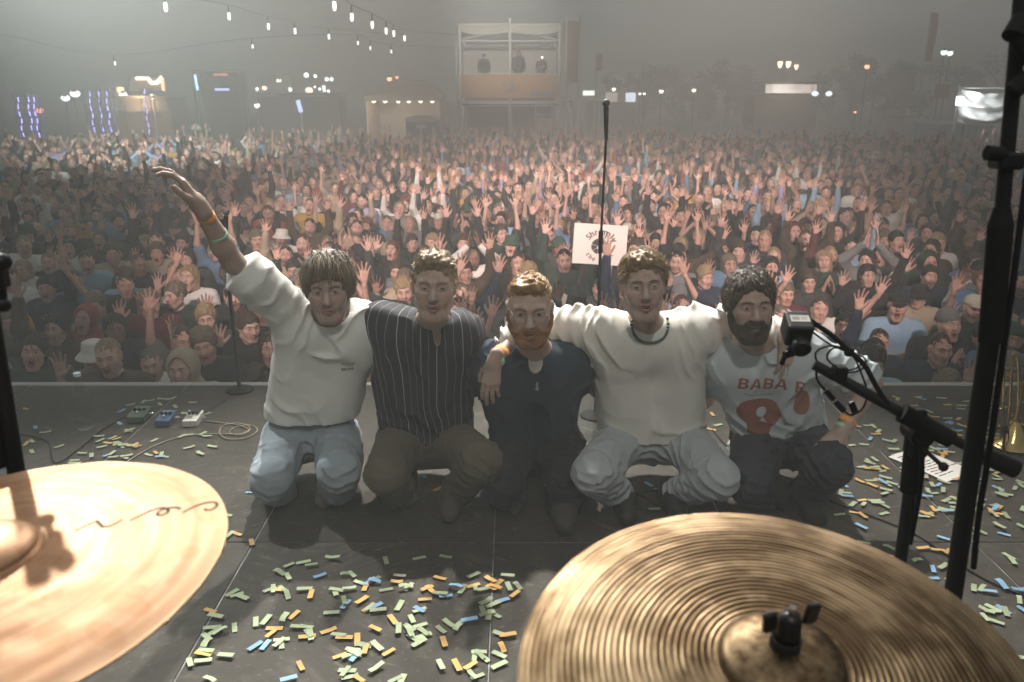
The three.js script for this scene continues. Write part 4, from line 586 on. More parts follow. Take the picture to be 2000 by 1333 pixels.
{ // the rest of the crowd as one mass
  const mass = new THREE.Group(); mass.name = 'far_crowd'; mass.userData = { kind: 'stuff', label: 'dense far crowd with raised hands filling the dark field', category: 'crowd' }; scene.add(mass);
  const sets = new Map(), M = new THREE.Matrix4(), Q = new THREE.Quaternion(), E3 = new THREE.Euler(), farUp = [0, 1, 2, 3, 4, 7, 11, 9], farLow = [5, 6, 8];
  for (const [, list] of farOnes) for (const { p, o, up } of list) { const pose = up ? farUp[o.head % 8] : farLow[o.head % 3], k = [pose, o.kind && up ? 1 : 0, o.head % 5, o.style === 1 ? 1 : 0].join(); if (!sets.has(k)) sets.set(k, []); sets.get(k).push({ p, o }); }
  const inst = (name, geo, m, list, colour) => { const im = new THREE.InstancedMesh(geo, m, list.length), c = new THREE.Color(); im.name = name; im.castShadow = im.receiveShadow = true; im.userData.kind = 'stuff'; list.forEach(({ p, o }, i) => { E3.set(o.lean, o.turn, o.lean); M.compose(V(p.x, GROUND, p.z), Q.setFromEuler(E3), V(o.s, o.s, o.s)); im.setMatrixAt(i, M); im.setColorAt(i, c.setRGB(...colour(o))); }); mass.add(im); };
  const plainSkin = mat([1, 1, 1], 0.55, 0, { vertexColors: true }), plainCloth = mat([1, 1, 1], 0.92), plainHair = mat([1, 1, 1], 0.6);
  for (const [k, list] of sets) {
    const [pose, kind, head, long] = k.split(',').map(Number);
    inst('bodies', crowdBody(pose, head, 1), plainSkin, list, (o) => skinTones[o.skin].color.toArray());
    inst('tops', crowdTop(pose, kind, 1), plainCloth, list, (o) => TOPS[o.top].c); inst('trousers', crowdTrousers(1), plainCloth, list, () => [0.03, 0.033, 0.042]);
    inst('hair', crowdHair(head, long, 1), plainHair, list, (o) => (o.hat >= 0 ? HATC[o.hatc].c : HAIRS[o.hair].c));
  }
  console.log('crowd', nearCount, places.length, sets.size);
}
// the fan with the home-made sign
{
  const [c, w] = SIGN, o = { pose: 1, head: 0, kind: 0, top: 1, hair: 0, style: 0, hat: -1, hatc: 0, skin: 0, s: 0.86, turn: 0, lean: 0 };
  crowdPerson({ x: c.x + 0.02, z: c.z - 0.12 }, o, 'person in charcoal jacket holding up the white sign with lettering');
  const art = print(1024, 768, (g, W, H) => {
    g.fillStyle = '#d6cfc8'; g.fillRect(0, 0, W, H); g.fillStyle = '#34302e'; g.strokeStyle = '#34302e'; g.textAlign = 'center'; g.textBaseline = 'middle';
    const arc = (s, cx, cy, r, a0, a1, px, flip) => { g.font = 'bold ' + px + 'px sans-serif'; [...s].forEach((ch, i) => { const a = a0 + (a1 - a0) * i / (s.length - 1); g.save(); g.translate(cx + r * Math.sin(a), cy - r * Math.cos(a)); g.rotate(flip ? a + Math.PI : a); g.fillText(ch, 0, 0); g.restore(); }); };
    arc('Shrimply', 520, 440, 300, -0.9, 1.02, 150, false); arc('the best', 510, 410, 275, -2.25, -4.1, 112, true);
    // curled shrimp in pieces
    const seg = (a0, a1, r0, r1) => { g.beginPath(); g.arc(500, 420, r1, a0, a1); g.arc(500, 420, r0, a1, a0, true); g.closePath(); g.fill(); };
    seg(-2.9, -1.2, 20, 150); g.beginPath(); g.moveTo(500, 270); g.lineTo(640, 330); g.lineTo(520, 420); g.fill(); seg(2.55, 3.3, 40, 152); seg(1.75, 2.48, 60, 150); seg(1.05, 1.68, 78, 146); seg(0.5, 0.98, 88, 138); seg(0.08, 0.44, 92, 132);
    g.beginPath(); g.moveTo(590, 370); g.lineTo(660, 330); g.lineTo(640, 420); g.fill(); g.lineWidth = 6; g.beginPath(); g.moveTo(520, 262); g.bezierCurveTo(640, 230, 700, 270, 640, 320); g.stroke();
  });
  const g = new THREE.BoxGeometry(w, w * 0.75, 0.004, 8, 6, 1), p = g.attributes.position; for (let i = 0; i < p.count; i++) p.setZ(i, p.getZ(i) + 0.012 * Math.sin(p.getX(i) * 9 + p.getY(i) * 4));
  g.computeVertexNormals(); const paper = mat([0.7, 0.66, 0.62], 0.9), front = mat([1, 1, 1], 0.9, 0, { map: art });
  const s = new THREE.Mesh(g, [paper, paper, paper, paper, front, paper]); s.name = 'paper_sign'; s.castShadow = s.receiveShadow = true; s.position.copy(c); s.rotation.set(-0.1, 0, -0.06); scene.add(s);
  tag(s, 'white paper sign with hand-drawn shrimp and curved lettering held over the crowd', 'sign');
}
// ---------- the field behind the crowd ----------
const X = (px, d, py = 200) => at(px, py, d).x, Y = (py, d) => at(1000, py, d).y;
const lampGlow = cached((r, g, b, k) => glow([r, g, b], k));
const scaffoldMat = mat([0.6, 0.59, 0.54], 0.6, 0.1);
// mixing tower
{
  const d = 44, t = thing('mixing_tower', 'two-storey scaffold mixing tower with tan banner, behind the crowd', 'tower', [X(996, d), GROUND, -d]), cx = X(996, d), xs = [900, 996, 1091].map((p) => X(p, d) - cx), y = (p) => Y(p, d) - GROUND, D = -4;
  const top = y(46), deck = y(196);
  for (const z of [0, D]) for (const x of xs) { mesh('post', rod([x, 0, z], [x, top + (x === xs[1] ? 0.25 : 0), z], 0.085), scaffoldMat, t); }
  for (const s of [0, 2]) mesh('post', rod([xs[s] + (s ? 0.22 : -0.22), 0, -0.3], [xs[s] + (s ? 0.22 : -0.22), y(82), -0.3], 0.05), scaffoldMat, t);
  for (const z of [0, D]) { mesh('crossbar', rod([xs[0], y(80), z], [xs[2], y(80), z], 0.045), scaffoldMat, t); mesh('deck_beam', box(xs[2] - xs[0], 0.16, 0.1, (xs[0] + xs[2]) / 2, deck - 0.1, z), mat([0.66, 0.6, 0.54], 0.6), t); }
  mesh('brace', rod([xs[1], y(55), 0.02], [xs[0], y(79), 0.02], 0.035), scaffoldMat, t); mesh('brace', rod([xs[1], y(55), 0.02], [xs[2], y(79), 0.02], 0.035), scaffoldMat, t);
  mesh('deck', box(xs[2] - xs[0] + 0.2, 0.08, 4.1, (xs[0] + xs[2]) / 2, deck - 0.22, D / 2), mat([0.1, 0.09, 0.08], 0.9), t);
  const roof = new THREE.PlaneGeometry(xs[2] - xs[0] + 0.3, 4.4, 40, 8).rotateX(-Math.PI / 2), p = roof.attributes.position; for (let i = 0; i < p.count; i++) p.setY(i, -0.16 * Math.abs(Math.sin((p.getX(i) / (xs[2] - xs[0] + 0.3) + 0.5) * Math.PI * 2))); roof.computeVertexNormals();
  mesh('roof_tarpaulin', roof.translate((xs[0] + xs[2]) / 2, top - 0.02, D / 2), mat([0.42, 0.4, 0.34], 0.85, 0, { side: THREE.DoubleSide }), t);
  for (let k = 0; k < 2; k++) { const w = (xs[k + 1] - xs[k]) * 0.96, g = new THREE.BoxGeometry(w, 0.42, 0.02, 16, 1, 1), q = g.attributes.position; for (let i = 0; i < q.count; i++) if (q.getY(i) < 0) q.setY(i, q.getY(i) - 0.12 * Math.cos(q.getX(i) / w * Math.PI)); g.computeVertexNormals(); mesh('roof_valance', g.translate((xs[k] + xs[k + 1]) / 2, top - 0.2, 0.05), mat([0.5, 0.47, 0.39], 0.85), t); }
  mesh('back_cloth', box(xs[2] - xs[0], y(86) - deck, 0.03, (xs[0] + xs[2]) / 2, (y(86) + deck) / 2, D + 0.15), mat([0.46, 0.43, 0.36], 0.9), t);
  const flag = print(1024, 256, (g, W, H) => { g.fillStyle = '#b98a5c'; g.fillRect(0, 0, W, H); g.strokeStyle = '#6f7484'; g.fillStyle = '#6f7484'; g.lineWidth = 6; reseed(5); for (let i = 0; i < 34; i++) { g.beginPath(); const a = 430 + rnd() * 170, b = 60 + rnd() * 150; g.moveTo(a, b); g.bezierCurveTo(a + rnd() * 60 - 30, b - 30, a + 40 - rnd() * 60, b + 30, a + rnd() * 70 - 35, b + rnd() * 40 - 20); g.stroke(); } g.fillStyle = '#6b7894'; g.fillRect(735, 190, 235, 40); g.fillStyle = '#a9a9ae'; for (let i = 0; i < 13; i++) g.fillRect(752 + i * 16, 203, 10, 14); });
  mesh('banner', box(xs[2] - xs[0] - 0.1, y(146) - y(192), 0.02, (xs[0] + xs[2]) / 2, (y(146) + y(192)) / 2, 0.12), mat([1, 1, 1], 0.85, 0, { map: flag }), t);
  mesh('side_panel', box(X(895, d) - X(864, d), y(196) - y(262), 0.05, X(880, d) - cx, (y(196) + y(262)) / 2, -0.6), mat([0.55, 0.5, 0.46], 0.9), t);
  mesh('side_frame', [rod([xs[2], y(196), 0], [X(1118, d) - cx, y(196), 0], 0.06), rod([X(1117, d) - cx, y(196), 0], [X(1117, d) - cx, 0, 0], 0.08), rod([xs[2] + 0.2, y(202), 0], [X(1112, d) - cx, y(222), 0], 0.03)], mat([0.55, 0.52, 0.44], 0.6), t);
  mesh('dark_backing', box(xs[2] - xs[0] - 0.2, deck - 0.35, 0.04, (xs[0] + xs[2]) / 2, (deck - 0.35) / 2, D + 0.3), mat([0.02, 0.025, 0.026], 0.95), t);  // near-black sheet that keeps the space under the deck dark
  mesh('riser', box(xs[2] - xs[0] - 0.4, 0.62, 2.2, (xs[0] + xs[2]) / 2, deck + 0.15, -1.6), mat([0.06, 0.06, 0.06], 0.9), t);
  mesh('handrail', rod([xs[0], y(144), 0.05], [xs[2], y(144), 0.05], 0.03), scaffoldMat, t);
  // three sound engineers behind the banner, a lamp on the desk
  [[945, 5, 1.02, 'in dark jacket on the deck'], [1013, 5, 1.1, 'in dark top beside the middle post of the deck'], [1058, 10, 0.96, 'with headlamp at the end of the deck']].forEach(([px, pose, s, w], i) => {
    const g = proto(pose, 2, 0, 10 + [0, 3, 2][i], 2).clone(); g.name = numbered('person'); scene.add(g); g.position.set(X(px, d), deck + GROUND + 0.5, -d - 0.9); g.scale.setScalar(s); g.children[0].material = skinTones[2]; g.children[1].material = TOPS[i ? 1 : 2].m; g.children[3].material = HATC[1].m;
    tag(g, 'sound engineer ' + w + ' of the mixing tower', 'person', 'crew on the mixing tower');
    if (i === 2) mesh('headlamp', new THREE.SphereGeometry(0.05, 8, 6).translate(0.03, 1.69, 0.16), lampGlow(0.9, 0.95, 1, 9), g);
  });
  const desk = thing('mixing_desk', 'dark mixing desk with a small lit screen on the tower deck', 'mixing desk', [X(975, d), deck + GROUND - 0.18, -d - 0.45]); mesh('console', [rbox(1.6, 0.18, 0.7, 0.03, 0, 0.95, 0), box(0.1, 0.9, 0.5, -0.7, 0.45, 0), box(0.1, 0.9, 0.5, 0.7, 0.45, 0)], black, desk); mesh('screen', box(0.5, 0.34, 0.04, 0.3, 1.4, 0.1), mat([0.3, 0.2, 0.16], 0.4), desk); mesh('gooseneck_lamp', [rod([0.3, 1.03, 0.2], [0.25, 1.34, 0.28], 0.015), new THREE.SphereGeometry(0.05, 8, 6).translate(0.25, 1.36, 0.28)], lampGlow(1, 0.7, 0.45, 3), desk);
  const rack = thing('equipment_rack', 'pale equipment rack under the mixing tower deck', 'rack', [X(1062, d), GROUND, -d + 0.3]); mesh('case', rbox(0.9, 2.1, 0.8, 0.04, 0, 1.05, 0), mat([0.4, 0.36, 0.33], 0.7), rack); mesh('shelf', box(0.94, 0.05, 0.84, 0, 2.3, 0), scaffoldMat, rack); mesh('shelf', box(0.94, 0.05, 0.84, 0, 2.75, 0), scaffoldMat, rack); mesh('upright', [rod([-0.42, 2.1, 0], [-0.42, 2.78, 0], 0.02), rod([0.42, 2.1, 0], [0.42, 2.78, 0], 0.02)], scaffoldMat, rack);
}
{ // delay tower with scrim right of the mixing tower
  const d = 46, x0 = X(1100, d), x1 = X(1131, d), t = thing('delay_tower', 'tall brown scrim-clad speaker tower beside the mixing tower', 'tower', [(x0 + x1) / 2, GROUND, -d]), w = x1 - x0, h = Y(42, d) - GROUND, b = Y(160, d) - GROUND;
  mesh('scrim', rbox(w, h - b, 0.9, 0.05, 0, (h + b) / 2, 0), mat([0.3, 0.19, 0.15], 0.9), t); for (const s of [-1, 1]) mesh('mast', rod([s * w * 0.42, 0, 0.5], [s * w * 0.42, h + 0.2, 0.5], 0.07), scaffoldMat, t);
}
{ // catering marquee
  const d = 41, x0 = X(712, d), x1 = X(860, d), cx = (x0 + x1) / 2, w = x1 - x0, y = (p) => Y(p, d) - GROUND, t = thing('marquee', 'tan marquee with a row of bulbs under its eaves', 'tent', [cx, GROUND, -d - 2]);
  const eave = y(188), ridge_ = y(157), canvas = mat([0.36, 0.27, 0.2], 0.9), g = new THREE.BufferGeometry(), hw = w / 2, rw = hw * 0.42, P = [[-hw, eave, 2], [hw, eave, 2], [rw, ridge_, 0.2], [-rw, ridge_, 0.2], [-hw, eave, -2.4], [hw, eave, -2.4], [rw, ridge_, -0.6], [-rw, ridge_, -0.6]];
  g.setAttribute('position', new THREE.Float32BufferAttribute(P.flat(), 3)); g.setIndex([0, 1, 2, 0, 2, 3, 5, 4, 7, 5, 7, 6, 4, 0, 3, 4, 3, 7, 1, 5, 6, 1, 6, 2, 3, 2, 6, 3, 6, 7]); const rg = g.toNonIndexed(); rg.computeVertexNormals(); mesh('roof', rg, canvas, t);
  mesh('valance', box(w, 0.25, 0.03, 0, eave - 0.1, 2.02), mat([0.42, 0.34, 0.26], 0.9), t); mesh('back_wall', box(w * 0.98, eave, 0.05, 0, eave / 2, -2.2), mat([0.45, 0.38, 0.3], 0.9), t);
  for (const s of [-1, 1]) { mesh('side_wall', box(0.05, eave, 4.2, s * hw * 0.98, eave / 2, -0.1), canvas, t); mesh('pole', rod([s * hw * 0.97, 0, 1.95], [s * hw * 0.97, eave, 1.95], 0.05), scaffoldMat, t); }
  for (const px of [728, 750, 776, 797, 820, 843]) mesh('bulb', new THREE.SphereGeometry(0.11, 10, 8).translate(X(px, d) - cx, y(197), 1.7), lampGlow(1, 0.86, 0.66, 4), t);
  const l = new THREE.PointLight(new THREE.Color(1, 0.85, 0.65), 14, 0, 2); l.name = 'bulb_light'; l.position.set(0, y(199), 1.2); l.shadow.radius = 20; l.castShadow = true; t.add(l);
  const b = thing('portable_cabin', 'teal blue portable cabin with arched roof below the marquee', 'cabin', [X(825, 36), GROUND, -36]), bw = X(856, 36) - X(795, 36), bh = Y(232, 36) - GROUND; mesh('walls', rbox(bw, bh, 1.3, 0.05, 0, bh / 2, 0), mat([0.03, 0.11, 0.13], 0.6), b); const ar = cyl(bw / 2 * 1.04, bw / 2 * 1.04, 1.36, 24).rotateX(Math.PI / 2).scale(1, 0.22, 1).translate(0, bh, 0); mesh('arched_roof', ar, mat([0.3, 0.3, 0.27], 0.7), b); mesh('logo_plate', box(0.42, 0.16, 0.01, 0, bh - 0.28, 0.66), mat([0.3, 0.36, 0.36], 0.7), b);
}
// purple lattice light towers
[[42, 183, 300, 'beside the edge of the field'], [181, 172, 292, 'between its two neighbours'], [284, 168, 265, 'in front of the lit food stall']].forEach(([px, p0, p1, w], i) => {
  const d = [46, 50, 56][i], t = thing('light_tower', 'purple lit lattice tower standing ' + w, 'tower', [X(px + 8, d, 230), GROUND, -d], 'purple lattice light towers'), h = Y(p0, d) - GROUND, s = i === 1 ? 0.8 : 0.62, lat = mat([0.34, 0.3, 0.62], 0.5, 0.3);
  mesh('lattice', trussGeo([0, 0, 0], [0, h, 0], s), lat, t); if (i !== 2) mesh('lattice', trussGeo([s * 0.9, 0, -0.2], [s * 0.9, h, -0.2], s * 0.55), lat, t);
  for (const [a, b] of i === 2 ? [[0, 0.4]] : [[-0.12, 0.3], [0.2, -0.1], [s * 0.9, 0]]) { const n = 7; for (let k = 0; k < n; k++) mesh('light_tube', rod([a + 0.05 * Math.sin(k * 2.3), h * (0.2 + 0.78 * k / n), b], [a + 0.05 * Math.sin(k * 2.3 + 1), h * (0.2 + 0.78 * (k + 0.7) / n), b], 0.032, 6), lampGlow(0.42, 0.36, 1, 4.5), t); }
});
const farStall = (name, label, cat, px0, px1, pTop, pBase, d, rgb, more) => { const x0 = X(px0, d), x1 = X(px1, d), w = x1 - x0, h = Y(pTop, d) - GROUND, t = thing(name, label, cat, [(x0 + x1) / 2, GROUND, -d]); more(t, w, h, (p) => X(p, d) - (x0 + x1) / 2, (p) => Y(p, d) - GROUND); return t; };
farStall('food_stall', 'brown food stall with a zigzag line of bulbs on its roof', 'stall', 222, 332, 178, 240, 60, 0, (t, w, h, x, y) => {
  mesh('body', rbox(w, h * 0.86, 3, 0.06, 0, h * 0.43, -1.5), mat([0.3, 0.2, 0.14], 0.85), t); mesh('awning', box(w * 1.05, 0.16, 1.4, 0, h * 0.9, 0.4).rotateX(0.04), mat([0.5, 0.36, 0.26], 0.85), t); mesh('counter', box(w * 0.8, 0.9, 0.5, 0.4, y(205), 0.3), mat([0.45, 0.36, 0.27], 0.8), t);
  mesh('sign_board', box(w * 0.62, 0.9, 0.1, w * 0.12, y(165), -0.2), mat([0.35, 0.26, 0.2], 0.8), t);
  const pts = [[271, 153], [283, 153], [295, 153], [299, 162], [306, 162], [312, 161], [317, 155], [322, 150]]; for (let i = 1; i < pts.length; i++) mesh('bulb_strip', rod([x(pts[i - 1][0]), y(pts[i - 1][1]), 0], [x(pts[i][0]), y(pts[i][1]), 0], 0.14, 6), lampGlow(1, 0.82, 0.62, 4.5), t);
  for (let i = 0; i < 8; i++) mesh('bulb', new THREE.SphereGeometry(0.12, 8, 6).translate(x(322), y(153 + i * 3), 0.05), lampGlow(1, 0.55, 0.3, 4), t);
  for (let i = 0; i < 3; i++) for (let j = 0; j < 2; j++) mesh('lit_pane', box(0.22, 0.2, 0.05, x(237 + i * 4), y(173 + j * 5), 0.25), lampGlow(1, 0.6, 0.3, 3.5), t);
  mesh('lamp_post', [rod([x(311), 0, 1], [x(311), y(192), 1], 0.08)], mat([0.7, 0.62, 0.5], 0.6), t); mesh('lamp', new THREE.SphereGeometry(0.2, 10, 8).translate(x(310), y(189), 1), lampGlow(1, 0.9, 0.75, 4), t);
  mesh('menu_board', box(1.3, 1.2, 0.08, x(221), y(198), 0.2), mat([0.7, 0.66, 0.62], 0.8), t); const l = new THREE.PointLight(new THREE.Color(1, 0.72, 0.45), 22, 0, 2); l.name = 'stall_light'; l.position.set(0.4, y(196), 1.6); l.shadow.radius = 25; l.castShadow = true; t.add(l);
});
farStall('side_stage', 'dark side stage frame edged with blue and red light tubes', 'stage', 384, 470, 140, 250, 62, 0, (t, w, h, x, y) => {
  mesh('back_wall', box(w, h, 0.3, 0, h / 2, -1.5), mat([0.03, 0.035, 0.036], 0.9), t); mesh('frame', [rod([-w / 2, 0, 0], [-w / 2, h, 0], 0.1), rod([w / 2, 0, 0], [w / 2, h, 0], 0.1), rod([-w / 2, h, 0], [w / 2, h, 0], 0.1)], mat([0.1, 0.1, 0.1], 0.6), t);
  mesh('light_tube', rod([x(388), y(146), 0.2], [x(390), y(176), 0.2], 0.09), lampGlow(0.45, 0.75, 1, 4.5), t); mesh('light_tube', rod([x(424), y(146), 0.2], [x(451), y(146), 0.2], 0.06), lampGlow(1, 0.22, 0.15, 2.2), t); mesh('light_tube', rod([x(424), y(175), 0.2], [x(451), y(175), 0.2], 0.09), lampGlow(0.45, 0.55, 1, 3), t);
});
farStall('drinks_stall', 'long dark drinks stall dotted with small white lights', 'stall', 500, 662, 168, 240, 66, 0, (t, w, h, x, y) => {
  mesh('body', rbox(w, h * 0.8, 3, 0.06, 0, h * 0.4, -1.5), mat([0.09, 0.1, 0.09], 0.9), t); mesh('roof', box(w * 1.04, 0.2, 3.6, 0, h * 0.84, -1.2), mat([0.16, 0.16, 0.14], 0.85), t); mesh('sign_board', box(w * 0.26, 1, 0.1, -w * 0.18, y(162), 0.1), mat([0.3, 0.3, 0.27], 0.85), t);
  for (const [px, py, r, c] of [[604, 147, 0.2, 0], [621, 149, 0.14, 0], [643, 155, 0.16, 0], [652, 155, 0.16, 0], [548, 158, 0.12, 0], [553, 158, 0.1, 0], [520, 172, 0.15, 1], [523, 172, 0.15, 1], [507, 174, 0.14, 0], [571, 175, 0.16, 0], [605, 176, 0.2, 1], [610, 176, 0.2, 1], [619, 170, 0.1, 0], [628, 174, 0.12, 0], [645, 178, 0.12, 0]]) mesh('bulb', new THREE.SphereGeometry(r, 8, 6).translate(x(px), y(py), 0.4), c ? lampGlow(1, 0.75, 0.6, 4.5) : lampGlow(0.9, 1, 0.95, 4.5), t);
  mesh('light_tube', rod([x(636), y(167), 0.4], [x(637), y(180), 0.4], 0.13), lampGlow(0.9, 1, 0.95, 3.5), t);
});
farStall('kiosk', 'white lit kiosk front beside the mixing tower', 'kiosk', 1150, 1242, 180, 250, 58, 0, (t, w, h, x, y) => {
  mesh('body', rbox(w, h * 0.82, 2.5, 0.05, 0, h * 0.41, -1.4), mat([0.12, 0.12, 0.11], 0.9), t); mesh('lit_fascia_sign', rbox(x(1205) - x(1182), y(181) - y(199), 0.2, 0.04, x(1194), y(190), 0.1), glow([0.75, 0.62, 0.56], 0.9), t); mesh('lit_fascia_sign', rbox(x(1241) - x(1222), y(181) - y(199), 0.2, 0.04, x(1231), y(190), 0.12), lampGlow(0.75, 0.85, 1, 2.4), t); mesh('fascia', rbox(x(1222) - x(1205), y(181) - y(199), 0.2, 0.04, x(1213), y(190), 0.08), mat([0.6, 0.5, 0.46], 0.8), t);
  mesh('light_tube', rod([x(1138), y(182), 0.2], [x(1160), y(182), 0.2], 0.16), lampGlow(0.95, 1, 0.95, 3), t);
});
{ const t = thing('parasol', 'pale dome parasol in front of the white kiosk', 'parasol', [X(1171, 54), GROUND, -54]), h = Y(179, 54) - GROUND; mesh('canopy', new THREE.SphereGeometry(0.34, 20, 8, 0, 7, 0, 1.5).translate(0, h - 0.3, 0), mat([0.62, 0.64, 0.6], 0.8), t); mesh('pole', rod([0, 0, 0], [0, h - 0.1, 0], 0.03), scaffoldMat, t); }
{ const t = thing('parasol', 'pale parasol above the dark field near the purple towers', 'parasol', [X(382, 40, 250), GROUND, -40]), h = Y(244, 40) - GROUND; mesh('canopy', new THREE.SphereGeometry(0.28, 20, 8, 0, 7, 0, 1.4).translate(0, h - 0.25, 0), mat([0.7, 0.72, 0.68], 0.8), t); mesh('pole', rod([0, 0, 0], [0, h - 0.1, 0], 0.03), scaffoldMat, t); }
farStall('beer_stall', 'stall with long white lit sign and three lanterns above', 'stall', 1476, 1604, 160, 240, 56, 0, (t, w, h, x, y) => {
  mesh('body', rbox(w, h * 0.8, 2.6, 0.05, 0, h * 0.4, -1.5), mat([0.1, 0.085, 0.06], 0.9), t); mesh('roof', box(w * 1.08, 0.16, 3.2, 0, h * 0.98, -1.3), mat([0.16, 0.13, 0.09], 0.9), t);
  const sg = print(512, 96, (g, W, H) => { g.fillStyle = '#fff3ea'; g.fillRect(0, 0, W, H); g.strokeStyle = '#6a5a50'; g.lineWidth = 4; g.strokeRect(150, 22, 210, 40); g.fillStyle = '#6a5a50'; for (let i = 0; i < 12; i++) g.fillRect(166 + i * 15, 32, 9, 20); for (const c of [40, 470]) { g.beginPath(); g.ellipse(c, 48, 16, 32, 0, 0, 7); g.stroke(); g.fillRect(c - 6, 30, 12, 34); } });
  const m = glow([1, 0.94, 0.9], 1.25); m.emissiveMap = sg; mesh('lit_sign', rbox(x(1590) - x(1492), y(164) - y(182), 0.2, 0.02, x(1541), y(173), 0.15), m, t);
  [[1521, 126, 0], [1537, 126, 0], [1553, 131, 1]].forEach(([px, py, k]) => { const l = mesh('lantern', lathe([[0.001, -0.2], [0.1, -0.19], [0.19, 0.14], [0.16, 0.2], [0.001, 0.22]], 12).scale(k ? 0.8 : 1, k ? 0.8 : 1, k ? 0.8 : 1).translate(x(px), y(py), -0.4), lampGlow(1, 0.78, 0.6, 4.5), t); mesh('lantern_rod', rod([x(px), h * 0.98, -0.4], [x(px), y(py) - 0.15, -0.4], 0.03), scaffoldMat, t); });
  const l = new THREE.PointLight(new THREE.Color(1, 0.9, 0.8), 10, 0, 2); l.name = 'sign_light'; l.position.set(-0.5, y(178), 1.2); l.shadow.radius = 25; l.castShadow = true; t.add(l);
});
{ const t = thing('lamp_stand', 'pair of blue-white lamps on a stand beside the long white sign', 'lamp', [X(1600, 52), GROUND, -52]), y = Y(183, 52) - GROUND; mesh('pole', rod([0, 0, 0], [0, y, 0], 0.04), scaffoldMat, t); for (const px of [1590, 1617]) mesh('lamp', new THREE.SphereGeometry(0.17, 12, 8).scale(1.25, 0.85, 1).translate(X(px, 52) - X(1600, 52), y, 0.05), lampGlow(0.72, 0.86, 1, 4), t); mesh('bracket', rod([X(1590, 52) - X(1600, 52), y - 0.18, 0], [X(1617, 52) - X(1600, 52), y - 0.18, 0], 0.03), scaffoldMat, t); }
{ // floodlit banner and van on the flank
  const d = 34, x0 = X(1872, d), x1 = X(1984, d), w = x1 - x0, y0 = Y(238, d), y1 = Y(174, d), t = thing('banner_frame', 'crumpled white banner on a frame, lit by a side floodlight', 'banner', [(x0 + x1) / 2, GROUND, -d]), g = new THREE.PlaneGeometry(w, y1 - y0, 60, 30), p = g.attributes.position;
  for (let i = 0; i < p.count; i++) { const u = p.getX(i) / w + 0.5, v = p.getY(i) / (y1 - y0) + 0.5, sag = Math.sin(u * Math.PI); p.setZ(i, 0.14 * Math.sin((v - 0.22 * (1 - sag)) * 15) * (0.4 + sag) + 0.05 * Math.sin(u * 21 + v * 8)); p.setY(i, p.getY(i) - 0.16 * sag * (v > 0.5 ? 1 : 0.5)); } g.computeVertexNormals();
  mesh('cloth', g.translate(0, (y0 + y1) / 2 - GROUND, 0), mat([0.7, 0.7, 0.67], 0.85, 0, { side: THREE.DoubleSide }), t); for (const s of [-1, 1]) mesh('post', rod([s * w * 0.51, 0, 0], [s * w * 0.51, y1 - GROUND + 0.15, 0], 0.05), scaffoldMat, t); mesh('rail', rod([-w * 0.51, y1 - GROUND + 0.04, -0.05], [w * 0.51, y1 - GROUND + 0.04, -0.05], 0.03), scaffoldMat, t);
  const f = thing('floodlight', 'blinding white floodlight at the side of the crumpled banner', 'floodlight', [X(1862, d), Y(197, d), -d + 0.5]); mesh('lamp_face', rbox(0.28, 0.34, 0.1, 0.03), lampGlow(0.85, 0.93, 1, 12), f); mesh('bracket', [rod([0, -0.17, -0.06], [0, GROUND - Y(197, d), -0.06], 0.035)], scaffoldMat, f); const l = new THREE.SpotLight(new THREE.Color(0.88, 0.95, 1), 26, 0, 1.2, 0.8, 2); l.name = 'flood_beam'; l.position.set(0.12, 0, 0.2); l.target.position.set(2.6, -0.1, -0.6); l.shadow.radius = 6; l.castShadow = true; l.target.name = 'aim'; f.add(l, l.target);
  const v = thing('van', 'pale blue box van with orange marker strip under the white banner', 'van', [X(1912, 36), GROUND, -36.8]), vw = X(1955, 36) - X(1866, 36), vh = Y(241, 36) - GROUND; mesh('box_body', rbox(vw, vh - 0.25, 3.4, 0.12, 0, vh / 2 + 0.12, -1), mat([0.3, 0.36, 0.42], 0.5), v); mesh('door_seam', box(0.05, vh - 0.4, 0.02, -vw * 0.22, vh / 2 + 0.1, 0.71), mat([0.03, 0.03, 0.035], 0.7), v); mesh('door_seam', box(0.03, vh - 0.4, 0.02, vw * 0.08, vh / 2 + 0.1, 0.71), mat([0.1, 0.12, 0.14], 0.7), v); mesh('marker_light', rbox(0.6, 0.08, 0.05, 0.02, -vw * 0.36, Y(296, 36) - GROUND, 0.76).rotateZ(0), lampGlow(1, 0.5, 0.12, 1.6), v); for (const s of [-1, 1]) mesh('wheel', cyl(0.36, 0.36, 0.22, 18).rotateZ(Math.PI / 2).translate(s * vw * 0.46, 0.36, -0.2), blackMatt, v);
}
